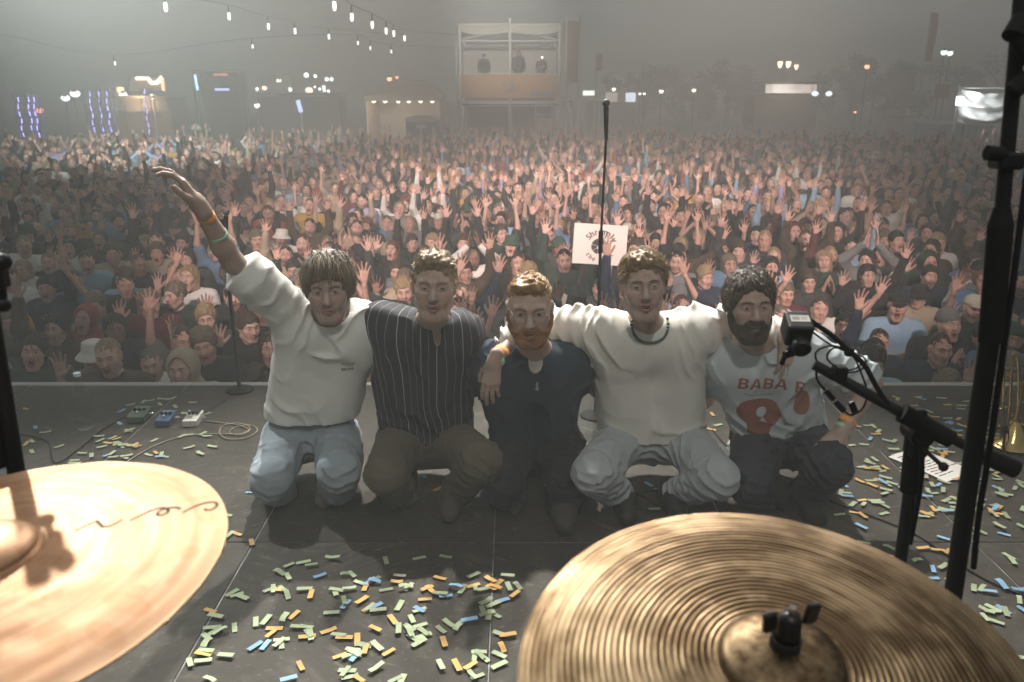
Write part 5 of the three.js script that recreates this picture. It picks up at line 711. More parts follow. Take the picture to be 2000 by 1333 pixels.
{ const t = thing('scaffold_stage', 'unlit scaffold frame standing in the dark beyond the crowd', 'scaffold', [X(1752, 60), GROUND, -60]), x = (p) => X(p, 60) - X(1752, 60), y = (p) => Y(p, 60) - GROUND; for (const px of [1705, 1732, 1768, 1800]) mesh('post', rod([x(px), 0, 0], [x(px), y(px < 1800 ? 182 : 212), 0], 0.07), mat([0.2, 0.2, 0.19], 0.7), t); for (const py of [183, 210, 228]) mesh('ledger', rod([x(1705), y(py), 0], [x(py > 200 ? 1800 : 1768), y(py), 0], 0.05), mat([0.2, 0.2, 0.19], 0.7), t); mesh('platform', box(x(1830) - x(1795), 0.3, 1.2, x(1812), y(237), 0.4), mat([0.5, 0.52, 0.5], 0.7), t); mesh('brace', rod([x(1768), y(206), 0], [x(1830), y(238), 0], 0.05), mat([0.2, 0.2, 0.19], 0.7), t); }
[[1844, 102, 0.85, 1, 0.92, 0.2], [1871, 102, 0.85, 1, 0.92, 0.2], [1718, 128, 1, 0.5, 0.25, 0.18], [1199, 174, 1, 0.85, 0.75, 0.14], [1297, 178, 1, 0.8, 0.7, 0.16], [1368, 176, 1, 0.85, 0.7, 0.15], [1671, 219, 1, 0.4, 0.25, 0.1], [493, 206, 1, 0.9, 0.8, 0.2], [752, 153, 1, 0.45, 0.2, 0.17], [775, 151, 1, 0.3, 0.15, 0.12], [60, 216, 1, 0.25, 0.15, 0.2], [97, 192, 0.85, 0.9, 1, 0.22], [146, 183, 0.9, 0.95, 1, 0.24], [227, 185, 0.9, 0.95, 1, 0.2], [1836, 253, 0.9, 0.95, 0.9, 0.16], [1250, 183, 0.9, 1, 0.95, 0.1], [1263, 183, 0.9, 1, 0.95, 0.1]].forEach(([px, py, r, g, b, R], i) => {
  const d = 58, t = thing('mast_lamp', ['bright white lamp on a mast over the unlit scaffold', 'bright white lamp on a mast nearest the crumpled banner', 'orange lamp on a mast over the unlit scaffold end', 'small warm lamp over the white kiosk', 'warm lamp just beyond the white kiosk', 'warm lamp midway between kiosk and long white sign', 'small red lamp low beside the unlit scaffold', 'white lamp below the drinks stall', 'orange lamp over the marquee roof', 'small red lamp over the marquee roof', 'red lamp beside the outermost purple tower', 'slanted white lamp between the two purple towers', 'white lamp touching the middle purple tower', 'white lamp beside the food stall menu board', 'small white lamp beside the pale blue van', 'tiny white lamp at the kiosk end', 'tiny white lamp further along from the kiosk'][i], 'lamp', [X(px, d, py), GROUND, -d - (i % 3)]), h = Y(py, d) - GROUND;
  mesh('mast', rod([0, 0, 0], [0, h - R * 0.8, 0], 0.035, 6), mat([0.08, 0.08, 0.08], 0.7), t); mesh('bulb', new THREE.SphereGeometry(R, 10, 8).scale(i > 9 && i < 14 ? 1.5 : 1, 1, 1).translate(0, h, 0), lampGlow(r, g, b, 5), t); mesh('cap', lathe([[R * 1.1, 0], [R * 0.4, R * 0.7], [0.001, R * 0.8]], 10).translate(0, h + R * 0.5, 0), mat([0.06, 0.06, 0.06], 0.7), t);
});
// trees and flags of the dark background
const leafMat = mat([0.035, 0.05, 0.028], 0.9, 0, { side: THREE.DoubleSide });
[[1255, 85, 6.2], [1330, 92, 7], [1420, 88, 6.4], [1660, 95, 7.6], [1765, 84, 6.6], [1950, 90, 7.4]].forEach(([px, d, h], i) => {
  reseed(300 + i); const t = thing('tree', ['broad dark tree behind the kiosk', 'tall dark tree between kiosk and beer stall', 'dark tree between the warm lamp and the long white sign', 'tall dark tree behind the blue-white lamps', 'dark tree behind the unlit scaffold', 'tall dark tree behind the crumpled banner'][i], 'tree', [X(px, d), GROUND, -d], 'trees beyond the festival field');
  mesh('trunk', [rod([0, 0, 0], [rr(-0.3, 0.3), h * 0.5, 0], 0.28, 8, 0.16), ...[0, 1, 2, 3, 4].map((k) => rod([0, h * (0.3 + k * 0.06), 0], [Math.cos(k * 2.4) * h * 0.22, h * (0.55 + k * 0.06), Math.sin(k * 2.4) * h * 0.22], 0.1, 6, 0.04))], mat([0.05, 0.04, 0.03], 0.95), t);
  const P = [], cl = Array.from({ length: 16 }, () => [rr(-1, 1) * h * 0.55, h * rr(0.2, 0.85), rr(-1, 1) * h * 0.3, h * rr(0.12, 0.2)]); for (let k = 0; k < 3600; k++) { const [cx, cy, cz, R] = cl[k % 16], a = rr(0, 6.28), b = Math.acos(rr(-1, 1)), q = R * Math.cbrt(rnd()), x = cx + q * Math.sin(b) * Math.cos(a), y = cy + q * Math.cos(b), z = cz + q * Math.sin(b) * Math.sin(a), s = 0.14; P.push(x, y, z, x + rr(-s, s) * 2, y + rr(-s, s) * 2, z + rr(-s, s) * 2, x + rr(-s, s) * 2, y + rr(-s, s) * 2, z + rr(-s, s) * 2); }
  const g = new THREE.BufferGeometry(); g.setAttribute('position', new THREE.Float32BufferAttribute(P, 3)); g.computeVertexNormals(); mesh('crown', g, leafMat, t);
});
[[1795, 25, 120, 0.45, 50, 'tall orange-red banner flag over the unlit scaffold'], [1822, 165, 192, 0.9, 52, 'small orange flag above the scaffold platform'], [1162, 105, 138, 0.35, 50, 'small tan flag beside the brown scrim tower'], [584, 196, 219, 0.2, 52, '']].forEach(([px, p0, p1, w, d, label], i) => {
  if (i === 3) { const t = thing('light_tube', 'short blue light tube standing over the dark field', 'lamp', [X(px, d), GROUND, -d]); mesh('tube', rod([-0.08, Y(p0, d) - GROUND, 0], [0.08, Y(p1, d) - GROUND, 0], 0.13), lampGlow(0.4, 0.5, 1, 3.5), t); mesh('stand', rod([0.08, 0, 0], [0.08, Y(p1, d) - GROUND, 0], 0.03), scaffoldMat, t); return; }
  const t = thing('flag', label, 'flag', [X(px, d), GROUND, -d]), h0 = Y(p0, d) - GROUND, h1 = Y(p1, d) - GROUND, g = new THREE.PlaneGeometry(w, h0 - h1, 6, 24), p = g.attributes.position; for (let k = 0; k < p.count; k++) p.setZ(k, 0.08 * Math.sin(p.getY(k) * 2.4 + p.getX(k) * 3)); g.computeVertexNormals(); mesh('cloth', g.translate(w / 2, (h0 + h1) / 2, 0), mat([[0.4, 0.13, 0.07], [0.42, 0.17, 0.09], [0.4, 0.26, 0.16]][i], 0.9, 0, { side: THREE.DoubleSide }), t); mesh('pole', rod([0, 0, 0], [0, h0 + 0.1, 0], 0.04), scaffoldMat, t);
});
// festoon bulbs overhead on two catenary cables
[[[323, 14, 27], [447, 32, 34], [524, 52, 38], [576, 61, 42], [642, 72, 46]], [[653, 12, 27], [687, 34, 30], [727, 49, 34], [754, 61, 38], [769, 66, 40], [790, 75, 44]], [[224, 124, 44], [493, 91, 46], [699, 84, 48], [723, 94, 50], [764, 101, 52]]].forEach((row, k) => {
  const pts = row.map(([px, py, d]) => at(px, py, d)), c = mesh('festoon_cable', tube([pts[0].clone().add(V(-2, 1, 6)), ...pts.map((p) => p.clone().add(V(0, 0.42, 0))), pts[pts.length - 1].clone().add(V(3, 0.6, -8))], 0.012, 60, 5), blackMatt); tag(c, ['thin black festoon cable crossing the smoky sky, longest sag', 'thin black festoon cable running back towards the mixing tower', 'thin black festoon cable strung lowest over the field'][k], 'cable');
  row.forEach(([px, py, d], i) => { const t = thing('festoon_lamp', `glowing white festoon bulb, ${ord(i)} along the ${['longest-sagging', 'mixing-tower-side', 'lowest'][k]} cable`, 'lamp', pts[i], 'festoon bulbs over the field'); const s = k === 2 ? 0.5 : 0.68; mesh('bulb', lathe([[0.001, -0.2], [0.06, -0.18], [0.085, -0.06], [0.085, 0.14], [0.06, 0.2], [0.001, 0.2]].map(([a, b]) => [a * s, b * s]), 12), lampGlow(1, 0.95, 0.9, 4), t); mesh('socket', cyl(0.04, 0.025, 0.26, 8).translate(0, 0.26, 0), blackMatt, t); });
});
// crowd barrier and front-fill speakers in the pit
{ const t = thing('crowd_barrier', 'black steel crowd barrier between the stage and the first row', 'barrier', [0, GROUND, -5.02]); for (let i = -7; i <= 7; i++) { mesh('panel', rbox(1.0, 1.02, 0.03, 0.01, i * 1.02, 0.6, 0), blackMatt, t); } mesh('top_rail', rod([-7.6, 1.15, 0.02], [7.6, 1.15, 0.02], 0.03), black, t); }
// ---------- drum kit and stands in front ----------
// a cymbal: lathe-turned bronze with tonal grooves, bell and hammered bow
function cymbalGeo(R, bellR, bellH, bow, grooves, depth) {
  const pts = [], n = 300; pts.push([0.006, bellH + 0.0]);
  const h = (r) => { const bell = r < bellR ? bellH * Math.sqrt(Math.max(0, 1 - Math.pow(r / bellR, 2.2))) * 0.92 + 0.002 : 0; const t = clamp((r - bellR * 0.96) / (R - bellR), 0, 1), b = -bow * (0.35 * t + 0.65 * t * t), g = r > bellR * 1.06 && r < R * 0.985 ? depth * Math.sin(r / (R - bellR) * grooves * Math.PI * 2) * (0.35 + 0.65 * smoothstep(R - r, R * 0.08, R * 0.3)) * (0.75 + 0.25 * Math.sin(r * 311)) : 0; return bell + b + g; };
  for (let i = 1; i <= n; i++) { const r = 0.006 + (R - 0.006) * i / n; pts.push([r, h(r)]); }
  const top = pts.slice(); for (let i = n; i >= 0; i -= 6) pts.push([top[i][0], top[i][1] - 0.0018]);
  const g = new THREE.LatheGeometry(pts.map(([x, y]) => new THREE.Vector2(x, y)), 88), p = g.attributes.position, uv = g.attributes.uv;
  for (let i = 0; i < p.count; i++) { const x = p.getX(i), z = p.getZ(i), r = Math.hypot(x, z); uv.setXY(i, x / (2 * R) + 0.5, z / (2 * R) + 0.5); if (r > bellR * 1.1) p.setY(i, p.getY(i) + 0.0004 * noise(x * 60, 0, z * 60) + 0.0006 * noise(x * 24, 3, z * 24)); }
  g.computeVertexNormals(); return g;
}
const patina = (base, dark, amount, s) => texture(1024, 1024, (u, v) => { const x = u - 0.5, z = v - 0.5, r = Math.hypot(x, z), a = Math.atan2(z, x), ring = 0.5 + 0.5 * noise(r * 420, 1, s), smear = fbm(x * 9 + s, z * 9, 2, 5), rub = fbm(Math.cos(a) * 6, r * 70, Math.sin(a) * 6 + s, 3), k = clamp(0.5 + amount * (0.9 * smear + 0.55 * rub + 0.22 * (ring - 0.5)), 0, 1); return base.map((c, i) => dark[i] + (c - dark[i]) * k); });
const ride = thing('ride_cymbal', 'large brown bronze ride cymbal with turned grooves and black wing nut', 'cymbal', [0.287, 1.07, -0.735]);
{ const g = mesh('bronze_plate', cymbalGeo(0.282, 0.066, 0.024, 0.03, 30, 0.0008), mat([1, 1, 1], 0.4, 1, { map: patina([0.35, 0.25, 0.15], [0.11, 0.07, 0.036], 1.3, 3.7) }), ride);
  mesh('felt_washer', cyl(0.016, 0.016, 0.012, 20).translate(0, 0.03, 0), mat([0.02, 0.02, 0.02], 0.95), ride);
  const wn = mesh('wing_nut', [lathe([[0.001, 0.036], [0.014, 0.036], [0.012, 0.06], [0.0085, 0.068], [0.001, 0.068]], 18), rbox(0.016, 0.026, 0.007, 0.003, 0.016, 0.066, 0).rotateZ(-0.12), rbox(0.016, 0.026, 0.007, 0.003, -0.016, 0.066, 0).rotateZ(0.12)], mat([0.012, 0.012, 0.013], 0.3), ride); mesh('threaded_rod', rod([0, 0.06, 0], [0, 0.078, 0], 0.0035, 10), chrome, wn);
  ride.rotation.set(0.185, 0.25, 0.0);
}
const crash = thing('crash_cymbal', 'bright gold crash cymbal with black marker scrawl, lit from the front truss', 'cymbal', [-0.53, 1.212, -0.71]);
{ mesh('bronze_plate', cymbalGeo(0.236, 0.058, 0.02, 0.022, 46, 0.00012), mat([1, 1, 1], 0.5, 1, { map: (() => { // brilliant finish with finger marks and a marker signature
    const t = print(1024, 1024, (g, W) => { g.fillStyle = '#c49c7c'; g.fillRect(0, 0, W, W); reseed(77); for (let i = 0; i < 900; i++) { const a = rnd() * 6.28, r = 90 + rnd() * 410, k = rnd(); g.strokeStyle = k < 0.5 ? 'rgba(160,116,82,0.10)' : 'rgba(222,190,160,0.12)'; g.lineWidth = 4 + rnd() * 26; g.beginPath(); g.arc(512, 512, r, a, a + 0.2 + rnd() * 0.7); g.stroke(); } for (let i = 0; i < 40; i++) { const a = rnd() * 6.28, r = 150 + rnd() * 330; g.fillStyle = 'rgba(150,104,58,0.14)'; g.beginPath(); g.ellipse(512 + r * Math.cos(a), 512 + r * Math.sin(a), 20 + rnd() * 50, 12 + rnd() * 22, a, 0, 7); g.fill(); }
      g.translate(820, 680); g.scale(0.95, -1.5); g.rotate(-0.3); g.strokeStyle = '#2a211c'; g.lineWidth = 7; g.lineCap = 'round'; g.beginPath(); g.moveTo(-150, 6); g.lineTo(-118, -14); g.lineTo(-96, 12); g.bezierCurveTo(-80, 16, -70, 8, -62, 0); g.stroke(); g.beginPath(); g.moveTo(-40, 6); g.bezierCurveTo(-10, -16, 10, -30, 30, -14); g.bezierCurveTo(44, 0, 20, 14, 12, 0); g.bezierCurveTo(8, -14, 40, -26, 58, -10); g.stroke(); g.beginPath(); g.moveTo(70, 4); g.bezierCurveTo(100, -26, 140, -30, 140, -8); g.bezierCurveTo(138, 10, 118, 10, 116, 2); g.stroke(); });
    return t; })() }), crash);
  mesh('felt_washer', cyl(0.016, 0.016, 0.014, 20).translate(0, 0.027, 0), mat([0.025, 0.02, 0.018], 0.95), crash); mesh('wing_nut', [lathe([[0.001, 0.034], [0.013, 0.034], [0.011, 0.058], [0.001, 0.06]], 16), rbox(0.016, 0.022, 0.006, 0.003, 0.014, 0.056, 0), rbox(0.016, 0.022, 0.006, 0.003, -0.014, 0.056, 0)], black, crash);
  crash.rotation.set(0.05, 0, 0.06);
}
// stands
function tripod(parent, foot, r, h, m, turnBy = 0) { for (let k = 0; k < 3; k++) { const a = turnBy + k * 2.0944; mesh('leg', rod([foot.x, h, foot.z], [foot.x + r * Math.cos(a), 0.012, foot.z + r * Math.sin(a)], 0.009, 8), m, parent); } }
{ // stands that carry the two cymbals
  [[ride, 'chrome cymbal stand holding the ride cymbal', 0.3], [crash, 'chrome cymbal stand holding the crash cymbal', -0.1]].forEach(([c, label, a]) => { const p = c.position, t = thing('cymbal_stand', label, 'stand', [p.x, 0, p.z]); mesh('tilter', rod([0, p.y + 0.03, 0], [0, p.y - 0.06, 0], 0.005, 10), chrome, t); mesh('tube', [rod([0, p.y - 0.06, 0], [0, 0.6, 0], 0.0095, 12), rod([0, 0.6, 0], [0, 0.14, 0], 0.0125, 12)], chrome, t); mesh('clamp', rbox(0.04, 0.035, 0.035, 0.006, 0, 0.6, 0), chrome, t); tripod(t, V(0, 0, 0), 0.32, 0.3, chrome, a); });
}
{ // the tall black stand at the edge, with clutch, knob and clipped cable
  const b = at(1868, 1118, 1.12), m = at(1937, 640, 1.12), tp = at(1993, 20, 1.14), foot = b.clone().addScaledVector(m.clone().sub(b), -b.y / (m.y - b.y)); foot.y = 0; const t = thing('tall_stand', 'tall black stand rising past the ride cymbal to the frame top', 'stand', [foot.x, 0, foot.z]), o = (p) => p.clone().sub(foot), S = (px, py, d) => o(at(px, py, d)), U = (k) => o(m.clone().lerp(tp, k));
  mesh('lower_tube', rod(o(foot).setY(0.03), o(m), 0.0135, 16), black, t); mesh('upper_tube', rod(U(-0.12), U(1.05), 0.0098, 16), black, t);
  mesh('clutch', [rod(U(-0.05), U(0.34), 0.016, 16, 0.0165), rod(U(0.34), U(0.4), 0.0165, 16, 0.011)], blackMatt, t); mesh('clamp_block', [rbox(0.036, 0.024, 0.034, 0.006).translate(...U(0.55).toArray())], black, t);
  mesh('clamp_knob', [rod(S(1966, 300, 1.1), S(1936, 302, 1.1), 0.005, 10), cyl(0.01, 0.01, 0.02, 14).rotateZ(Math.PI / 2 - 0.1).translate(...S(1942, 300, 1.1).toArray())], blackMatt, t);
  mesh('mic_holder', [rod(S(1998, 34, 1.13), S(1979, 72, 1.12), 0.012, 14, 0.014), rod(S(1985, 70, 1.12), S(2010, 120, 1.12), 0.01, 12), rod(S(1978, 180, 1.12), S(2010, 150, 1.12), 0.012, 12)], blackMatt, t);
  tripod(t, V(0, 0, 0), 0.34, 0.34, black, 0.5);
  const c = mesh('stand_cable', tube([at(2012, 300, 1.14), at(1996, 420, 1.13), at(1978, 560, 1.12), at(1961, 680, 1.12), at(1947, 780, 1.12), at(1930, 900, 1.12), at(1912, 1010, 1.13), at(1902, 1110, 1.14)], 0.0046, 50, 8), blackMatt); tag(c, 'black cable running down beside the tall black stand', 'cable');
}
{ // boom stand with the small box camera
  const d = 1.36, piv = at(1792, 845, d), foot = at(1764, 1060, d); const down = foot.clone().sub(piv).normalize(), base = piv.clone().addScaledVector(down, (piv.y - 0.02) / -down.y), t = thing('boom_stand', 'black boom stand slanting towards the band, carrying a small camera', 'stand', [base.x, 0, base.z]), o = (p) => p.clone().sub(V(base.x, 0, base.z)), S = (px, py, dd = d) => o(at(px, py, dd));
  mesh('upright', rod(o(base), o(piv), 0.0125, 14, 0.011), black, t); mesh('upper_sleeve', rod(S(1776, 960), o(piv), 0.0165, 14, 0.02), blackMatt, t);
  mesh('pivot_joint', [cyl(0.021, 0.021, 0.046, 18).rotateX(Math.PI / 2).translate(...o(piv).toArray()), rbox(0.036, 0.04, 0.034, 0.008).translate(...S(1790, 870).toArray())], black, t);
  mesh('boom_arm', [rod(S(1590, 712, 1.42), S(1790, 822, d + 0.0), 0.0098, 14, 0.0105)], black, t); mesh('boom_sleeve', rod(S(1762, 806), S(1858, 858, 1.34), 0.0185, 14, 0.017), blackMatt, t); mesh('boom_tail', rod(S(1850, 852, 1.34), S(1930, 893, 1.33), 0.0095, 12), black, t); mesh('counterweight', rod(S(1925, 890, 1.33), S(1985, 917, 1.32), 0.017, 16), blackMatt, t);
  mesh('clip', [rbox(0.024, 0.026, 0.026, 0.005).translate(...S(1640, 728, 1.4).toArray()), rbox(0.03, 0.03, 0.03, 0.008).translate(...S(1790, 812).toArray())], blackMatt, t); mesh('locking_lever', [rod(S(1803, 876, 1.33), S(1838, 908, 1.31), 0.004, 8), new THREE.SphereGeometry(0.0085, 14, 10).translate(...S(1843, 912, 1.31).toArray())], black, t);
  mesh('base_plate', lathe([[0.001, 0.034], [0.05, 0.034], [0.125, 0.016], [0.13, 0.008], [0.13, 0.002], [0.001, 0.002]], 32), blackMatt, t);
  const cam = thing('box_camera', 'small black box camera with white sticker clamped on the boom', 'camera', at(1558, 646, 1.42)), R = 0.0235; cam.rotation.set(0.42, -0.06, 0.02);
  mesh('camera_body', rbox(0.047, 0.046, 0.05, 0.006, 0, 0, -0.005), mat([0.018, 0.018, 0.018], 0.4), cam);
  const sticker = print(128, 64, (g) => { g.fillStyle = '#cfcac2'; g.fillRect(0, 0, 128, 64); g.fillStyle = '#3a3836'; for (let i = 0; i < 16; i++) g.fillRect(14 + i * 3, 14, i % 3 ? 1 : 2, 34); g.fillRect(70, 18, 44, 4); g.fillRect(70, 30, 36, 3); g.fillRect(70, 40, 40, 3); });
  mesh('sticker', new THREE.PlaneGeometry(0.034, 0.018).rotateX(-Math.PI / 2).translate(0.001, 0.0236, -0.006), mat([1, 1, 1], 0.7, 0, { map: sticker }), cam);
  mesh('lens_barrel', [cyl(0.0145, 0.016, 0.022, 24).rotateX(Math.PI / 2).translate(0, -0.006, 0.03), lathe([[0.0165, 0], [0.0165, 0.006], [0.0135, 0.006]], 24).rotateX(Math.PI / 2).translate(0, -0.006, 0.04)], mat([0.02, 0.02, 0.02], 0.25), cam); mesh('lens_glass', new THREE.CircleGeometry(0.0125, 20).translate(0, -0.006, 0.0425), mat([0.01, 0.01, 0.012], 0.05), cam);
  mesh('ball_mount', [rod([0, -0.022, 0], [0.004, -0.05, -0.004], 0.009, 12), new THREE.SphereGeometry(0.0125, 14, 10).translate(0.003, -0.05, -0.004), rod([-0.014, -0.055, 0.006], [0.028, -0.05, -0.008], 0.0075, 10), rod([-0.012, -0.056, 0.006], [-0.016, -0.074, 0.01], 0.005, 8)], mat([0.04, 0.04, 0.04], 0.28, 0.6), cam);
  const cable = (label, pts, r) => tag(mesh('camera_cable', tube(pts.map(([x, y, z]) => at(x, y, z)), r, 70, 7), blackMatt), label, 'cable');
  cable('thick black lead arching from the camera down to the boom joint', [[1584, 628, 1.42], [1625, 655, 1.42], [1662, 688, 1.4], [1690, 715, 1.39], [1712, 755, 1.38], [1740, 795, 1.37], [1775, 825, 1.36], [1792, 850, 1.34], [1801, 910, 1.33], [1790, 1000, 1.35], [1778, 1062, 1.37]], 0.0048);
  cable('thin black cable looped twice beside the box camera', [[1586, 648, 1.42], [1620, 672, 1.42], [1656, 688, 1.41], [1690, 700, 1.4], [1684, 722, 1.41], [1640, 728, 1.42], [1600, 712, 1.42], [1594, 688, 1.42], [1625, 676, 1.41], [1668, 690, 1.4], [1682, 712, 1.39], [1655, 724, 1.39], [1615, 700, 1.4], [1628, 680, 1.4], [1662, 692, 1.4], [1683, 730, 1.4], [1694, 772, 1.4], [1684, 800, 1.4], [1664, 812, 1.4]], 0.0018);
  cable('thin black cable with plugs hanging below the boom', [[1596, 708, 1.42], [1596, 740, 1.42], [1612, 762, 1.42], [1632, 784, 1.42], [1650, 804, 1.41], [1664, 811, 1.4], [1676, 802, 1.4]], 0.0022);
  const plug = thing('cable_plugs', 'pair of black cable plugs joined below the boom', 'plug', at(1640, 790, 1.42)); mesh('plug_body', rod(at(1612, 762, 1.42).sub(plug.position), at(1628, 780, 1.42).sub(plug.position), 0.0052, 10), black, plug); mesh('plug_body', rod(at(1632, 785, 1.42).sub(plug.position), at(1649, 803, 1.415).sub(plug.position), 0.0058, 10), black, plug); mesh('plug_tip', rod(at(1627, 779, 1.42).sub(plug.position), at(1633, 786, 1.42).sub(plug.position), 0.003, 8), chrome, plug); mesh('usb_block', rbox(0.012, 0.026, 0.008, 0.002).rotateZ(0.45).translate(...at(1667, 797, 1.41).sub(plug.position).toArray()), black, plug);
  tag(mesh('cable_tie', [rbox(0.016, 0.016, 0.014, 0.004).translate(...at(1659, 688, 1.405).toArray()), rod(at(1652, 692, 1.4), at(1666, 683, 1.4), 0.004, 8)], blackMatt), 'black cable tie bunching the camera leads', 'cable tie');
}
{ // the stand at the other edge, seen in part
  const t = thing('edge_stand', 'dark microphone stand cut off at the picture edge, behind the crash cymbal', 'stand', [at(-36, 800, 1.0).x, 0, -1.0]), q = (px, py, d = 1.0) => at(px, py, d).sub(t.position); mesh('tube', [rod([0, 0.02, 0], q(-42, 480), 0.011, 14)], black, t); mesh('sleeve', rod(q(-14, 905), q(-20, 735), 0.022, 14, 0.018), blackMatt, t); mesh('clip', [new THREE.SphereGeometry(0.011, 14, 10).translate(...q(4, 512).toArray()), rod(q(3, 515), q(6, 590), 0.0045, 8), new THREE.SphereGeometry(0.0095, 14, 10).translate(...q(6, 596).toArray()), rbox(0.02, 0.03, 0.02, 0.004).translate(...q(-4, 540).toArray())], black, t); tripod(t, V(0, 0, 0), 0.3, 0.3, black, 1);
}
// vocal microphones at the stage edge
function micStand(label, px, d, topY, r = 0.0085) { const p = at(px, 700, d), t = thing('microphone_stand', label, 'microphone stand', [p.x, 0, p.z]); mesh('tube', [rod([0, 0.02, 0], [0, 0.95, 0], r * 1.25, 10), rod([0, 0.9, 0], [0.01, topY - 0.16, 0], r, 10)], black, t); mesh('clutch', rod([0, 0.88, 0], [0, 0.99, 0], r * 1.9, 10), blackMatt, t); mesh('base', lathe([[0.001, 0.026], [0.03, 0.026], [0.075, 0.012], [0.08, 0.004], [0.001, 0.002]], 28), blackMatt, t); const m = mesh('microphone', [rod([0.01, topY - 0.17, 0.01], [0.01, topY - 0.02, -0.04], 0.009, 12, 0.013)], blackMatt, t); mesh('grille', new THREE.SphereGeometry(0.019, 14, 10).translate(0.01, topY, -0.045), mat([0.05, 0.05, 0.05], 0.6, 0.2), m); return t; }
micStand('thin black microphone stand rising behind the cream sweater person', 1166, 4.05, 1.6, 0.0062); micStand('thin black microphone stand beside the waving person', 461, 4.44, 1.02, 0.009);
// ---------- things lying on the stage ----------
{ // effect pedals
  const kinds = [[378, 826, [0.62, 0.6, 0.55], 'white', 0.075, 0.125], [325, 826, [0.05, 0.09, 0.17], 'blue', 0.075, 0.12], [273, 818, [0.05, 0.09, 0.055], 'green', 0.09, 0.13]];
  kinds.forEach(([px, py, c, n, w, l]) => { const p = onFloor(px, py), t = thing('effect_pedal', n + ' guitar effect pedal on the stage floor', 'pedal', [p.x, 0, p.z], 'guitar pedals'); t.rotation.y = 0.05; const m = mat(c, 0.45), b = new RoundedBoxGeometry(w, 0.045, l, 2, 0.004), q = b.attributes.position; for (let i = 0; i < q.count; i++) if (q.getY(i) > 0) q.setY(i, q.getY(i) - (q.getZ(i) > 0 ? 0.012 : 0)); mesh('case', b.translate(0, 0.024, 0), m, t); mesh('label_plate', box(w * 0.72, 0.003, l * 0.28, 0, 0.048, -l * 0.3), n === 'white' ? black : mat(c.map((x) => x * 1.6), 0.5), t); mesh('footswitch', cyl(0.008, 0.008, 0.012, 12).translate(0, 0.044, l * 0.22), chrome, t); for (const s of [-1, 0, 1]) mesh('knob', cyl(0.0075, 0.0065, 0.012, 10).translate(s * w * 0.27, 0.052, -l * 0.05), black, t); mesh('jack_plug', rod([w / 2, 0.022, -0.01], [w / 2 + 0.03, 0.022, -0.01], 0.006, 8), chrome, t); });
}
const floorCable = (name, label, pts, r, m) => tag(mesh(name, tube(pts.map(([x, y]) => onFloor(x, y, r + 0.002)), r, 120, 6), m), label, 'cable');
const beige = mat([0.3, 0.25, 0.18], 0.7);
floorCable('instrument_cable', 'beige instrument cable coiled near the white pedal', [[232, 912], [300, 872], [360, 852], [420, 848], [470, 848], [488, 838], [470, 828], [440, 830], [428, 846], [445, 858], [480, 856], [502, 842], [492, 832], [462, 834], [448, 846], [470, 850], [486, 842], [470, 832], [430, 826], [398, 822]], 0.0035, beige);
floorCable('black_cable', 'black cable lying across the boards beside the bottle', [[8, 848], [60, 852], [90, 862], [110, 905], [150, 880], [200, 840], [250, 812], [290, 800]], 0.003, blackMatt);
floorCable('black_cable', 'long black cable crossing the confetti towards the tall stand', [[1480, 912], [1540, 935], [1620, 978], [1700, 1008], [1780, 1040], [1850, 1085], [1920, 1130], [2010, 1170]], 0.0035, blackMatt);
floorCable('black_cable', 'short black cable between the shoes of the cream sweater person', [[1236, 970], [1262, 962], [1300, 958], [1330, 955]], 0.003, blackMatt);
floorCable('black_cable', 'black cable bent below the cream sweater person', [[1238, 960], [1262, 975], [1290, 998], [1250, 996], [1220, 1000]], 0.003, blackMatt);
floorCable('black_cable', 'black cable beside the knee of the grey t-shirt person', [[1392, 840], [1410, 862], [1432, 884], [1445, 900]], 0.003, blackMatt);
// bottles
const clear = mat([0.92, 0.95, 0.95], 0.06, 0, { transmission: 1, thickness: 0, ior: 1.3 });
function bottle(label, px, py, h, r, cap, tilt = 0, body = clear) { const p = onFloor(px, py), t = thing('bottle', label, 'bottle', [p.x, 0.002, p.z]), k = h / 0.3; mesh('bottle_body', lathe([[0.001, 0.003], [r * 0.9, 0.002], [r, 0.012 * k], [r, 0.06 * k], [r * 0.95, 0.07 * k], [r, 0.08 * k], [r, 0.17 * k], [r * 0.86, 0.205 * k], [r * 0.42, 0.25 * k], [r * 0.36, 0.262 * k], [r * 0.36, 0.285 * k]], 24), body, t); if (cap) mesh('cap', cyl(r * 0.42, r * 0.42, 0.018 * k, 16).translate(0, 0.292 * k, 0), mat(cap, 0.5), t); t.rotation.z = tilt; return t; }
bottle('tall clear plastic bottle near the pedals', 167, 838, 0.3, 0.042, [0.5, 0.55, 0.6]); bottle('clear plastic bottle with no cap beside the bent jeans knee', 1434, 958, 0.32, 0.04, [0.7, 0.74, 0.76]);
bottle('small bottle with blue cap behind the blue jacket', 1139, 845, 0.22, 0.032, [0.06, 0.16, 0.45]); bottle('small bottle with white cap behind the blue jacket', 1158, 845, 0.22, 0.032, [0.7, 0.7, 0.7]); bottle('blue-tinted bottle behind the pinstriped sleeve', 893, 800, 0.26, 0.036, [0.1, 0.3, 0.5], 0, mat([0.25, 0.55, 0.85], 0.08, 0, { transmission: 1, thickness: 0 }));
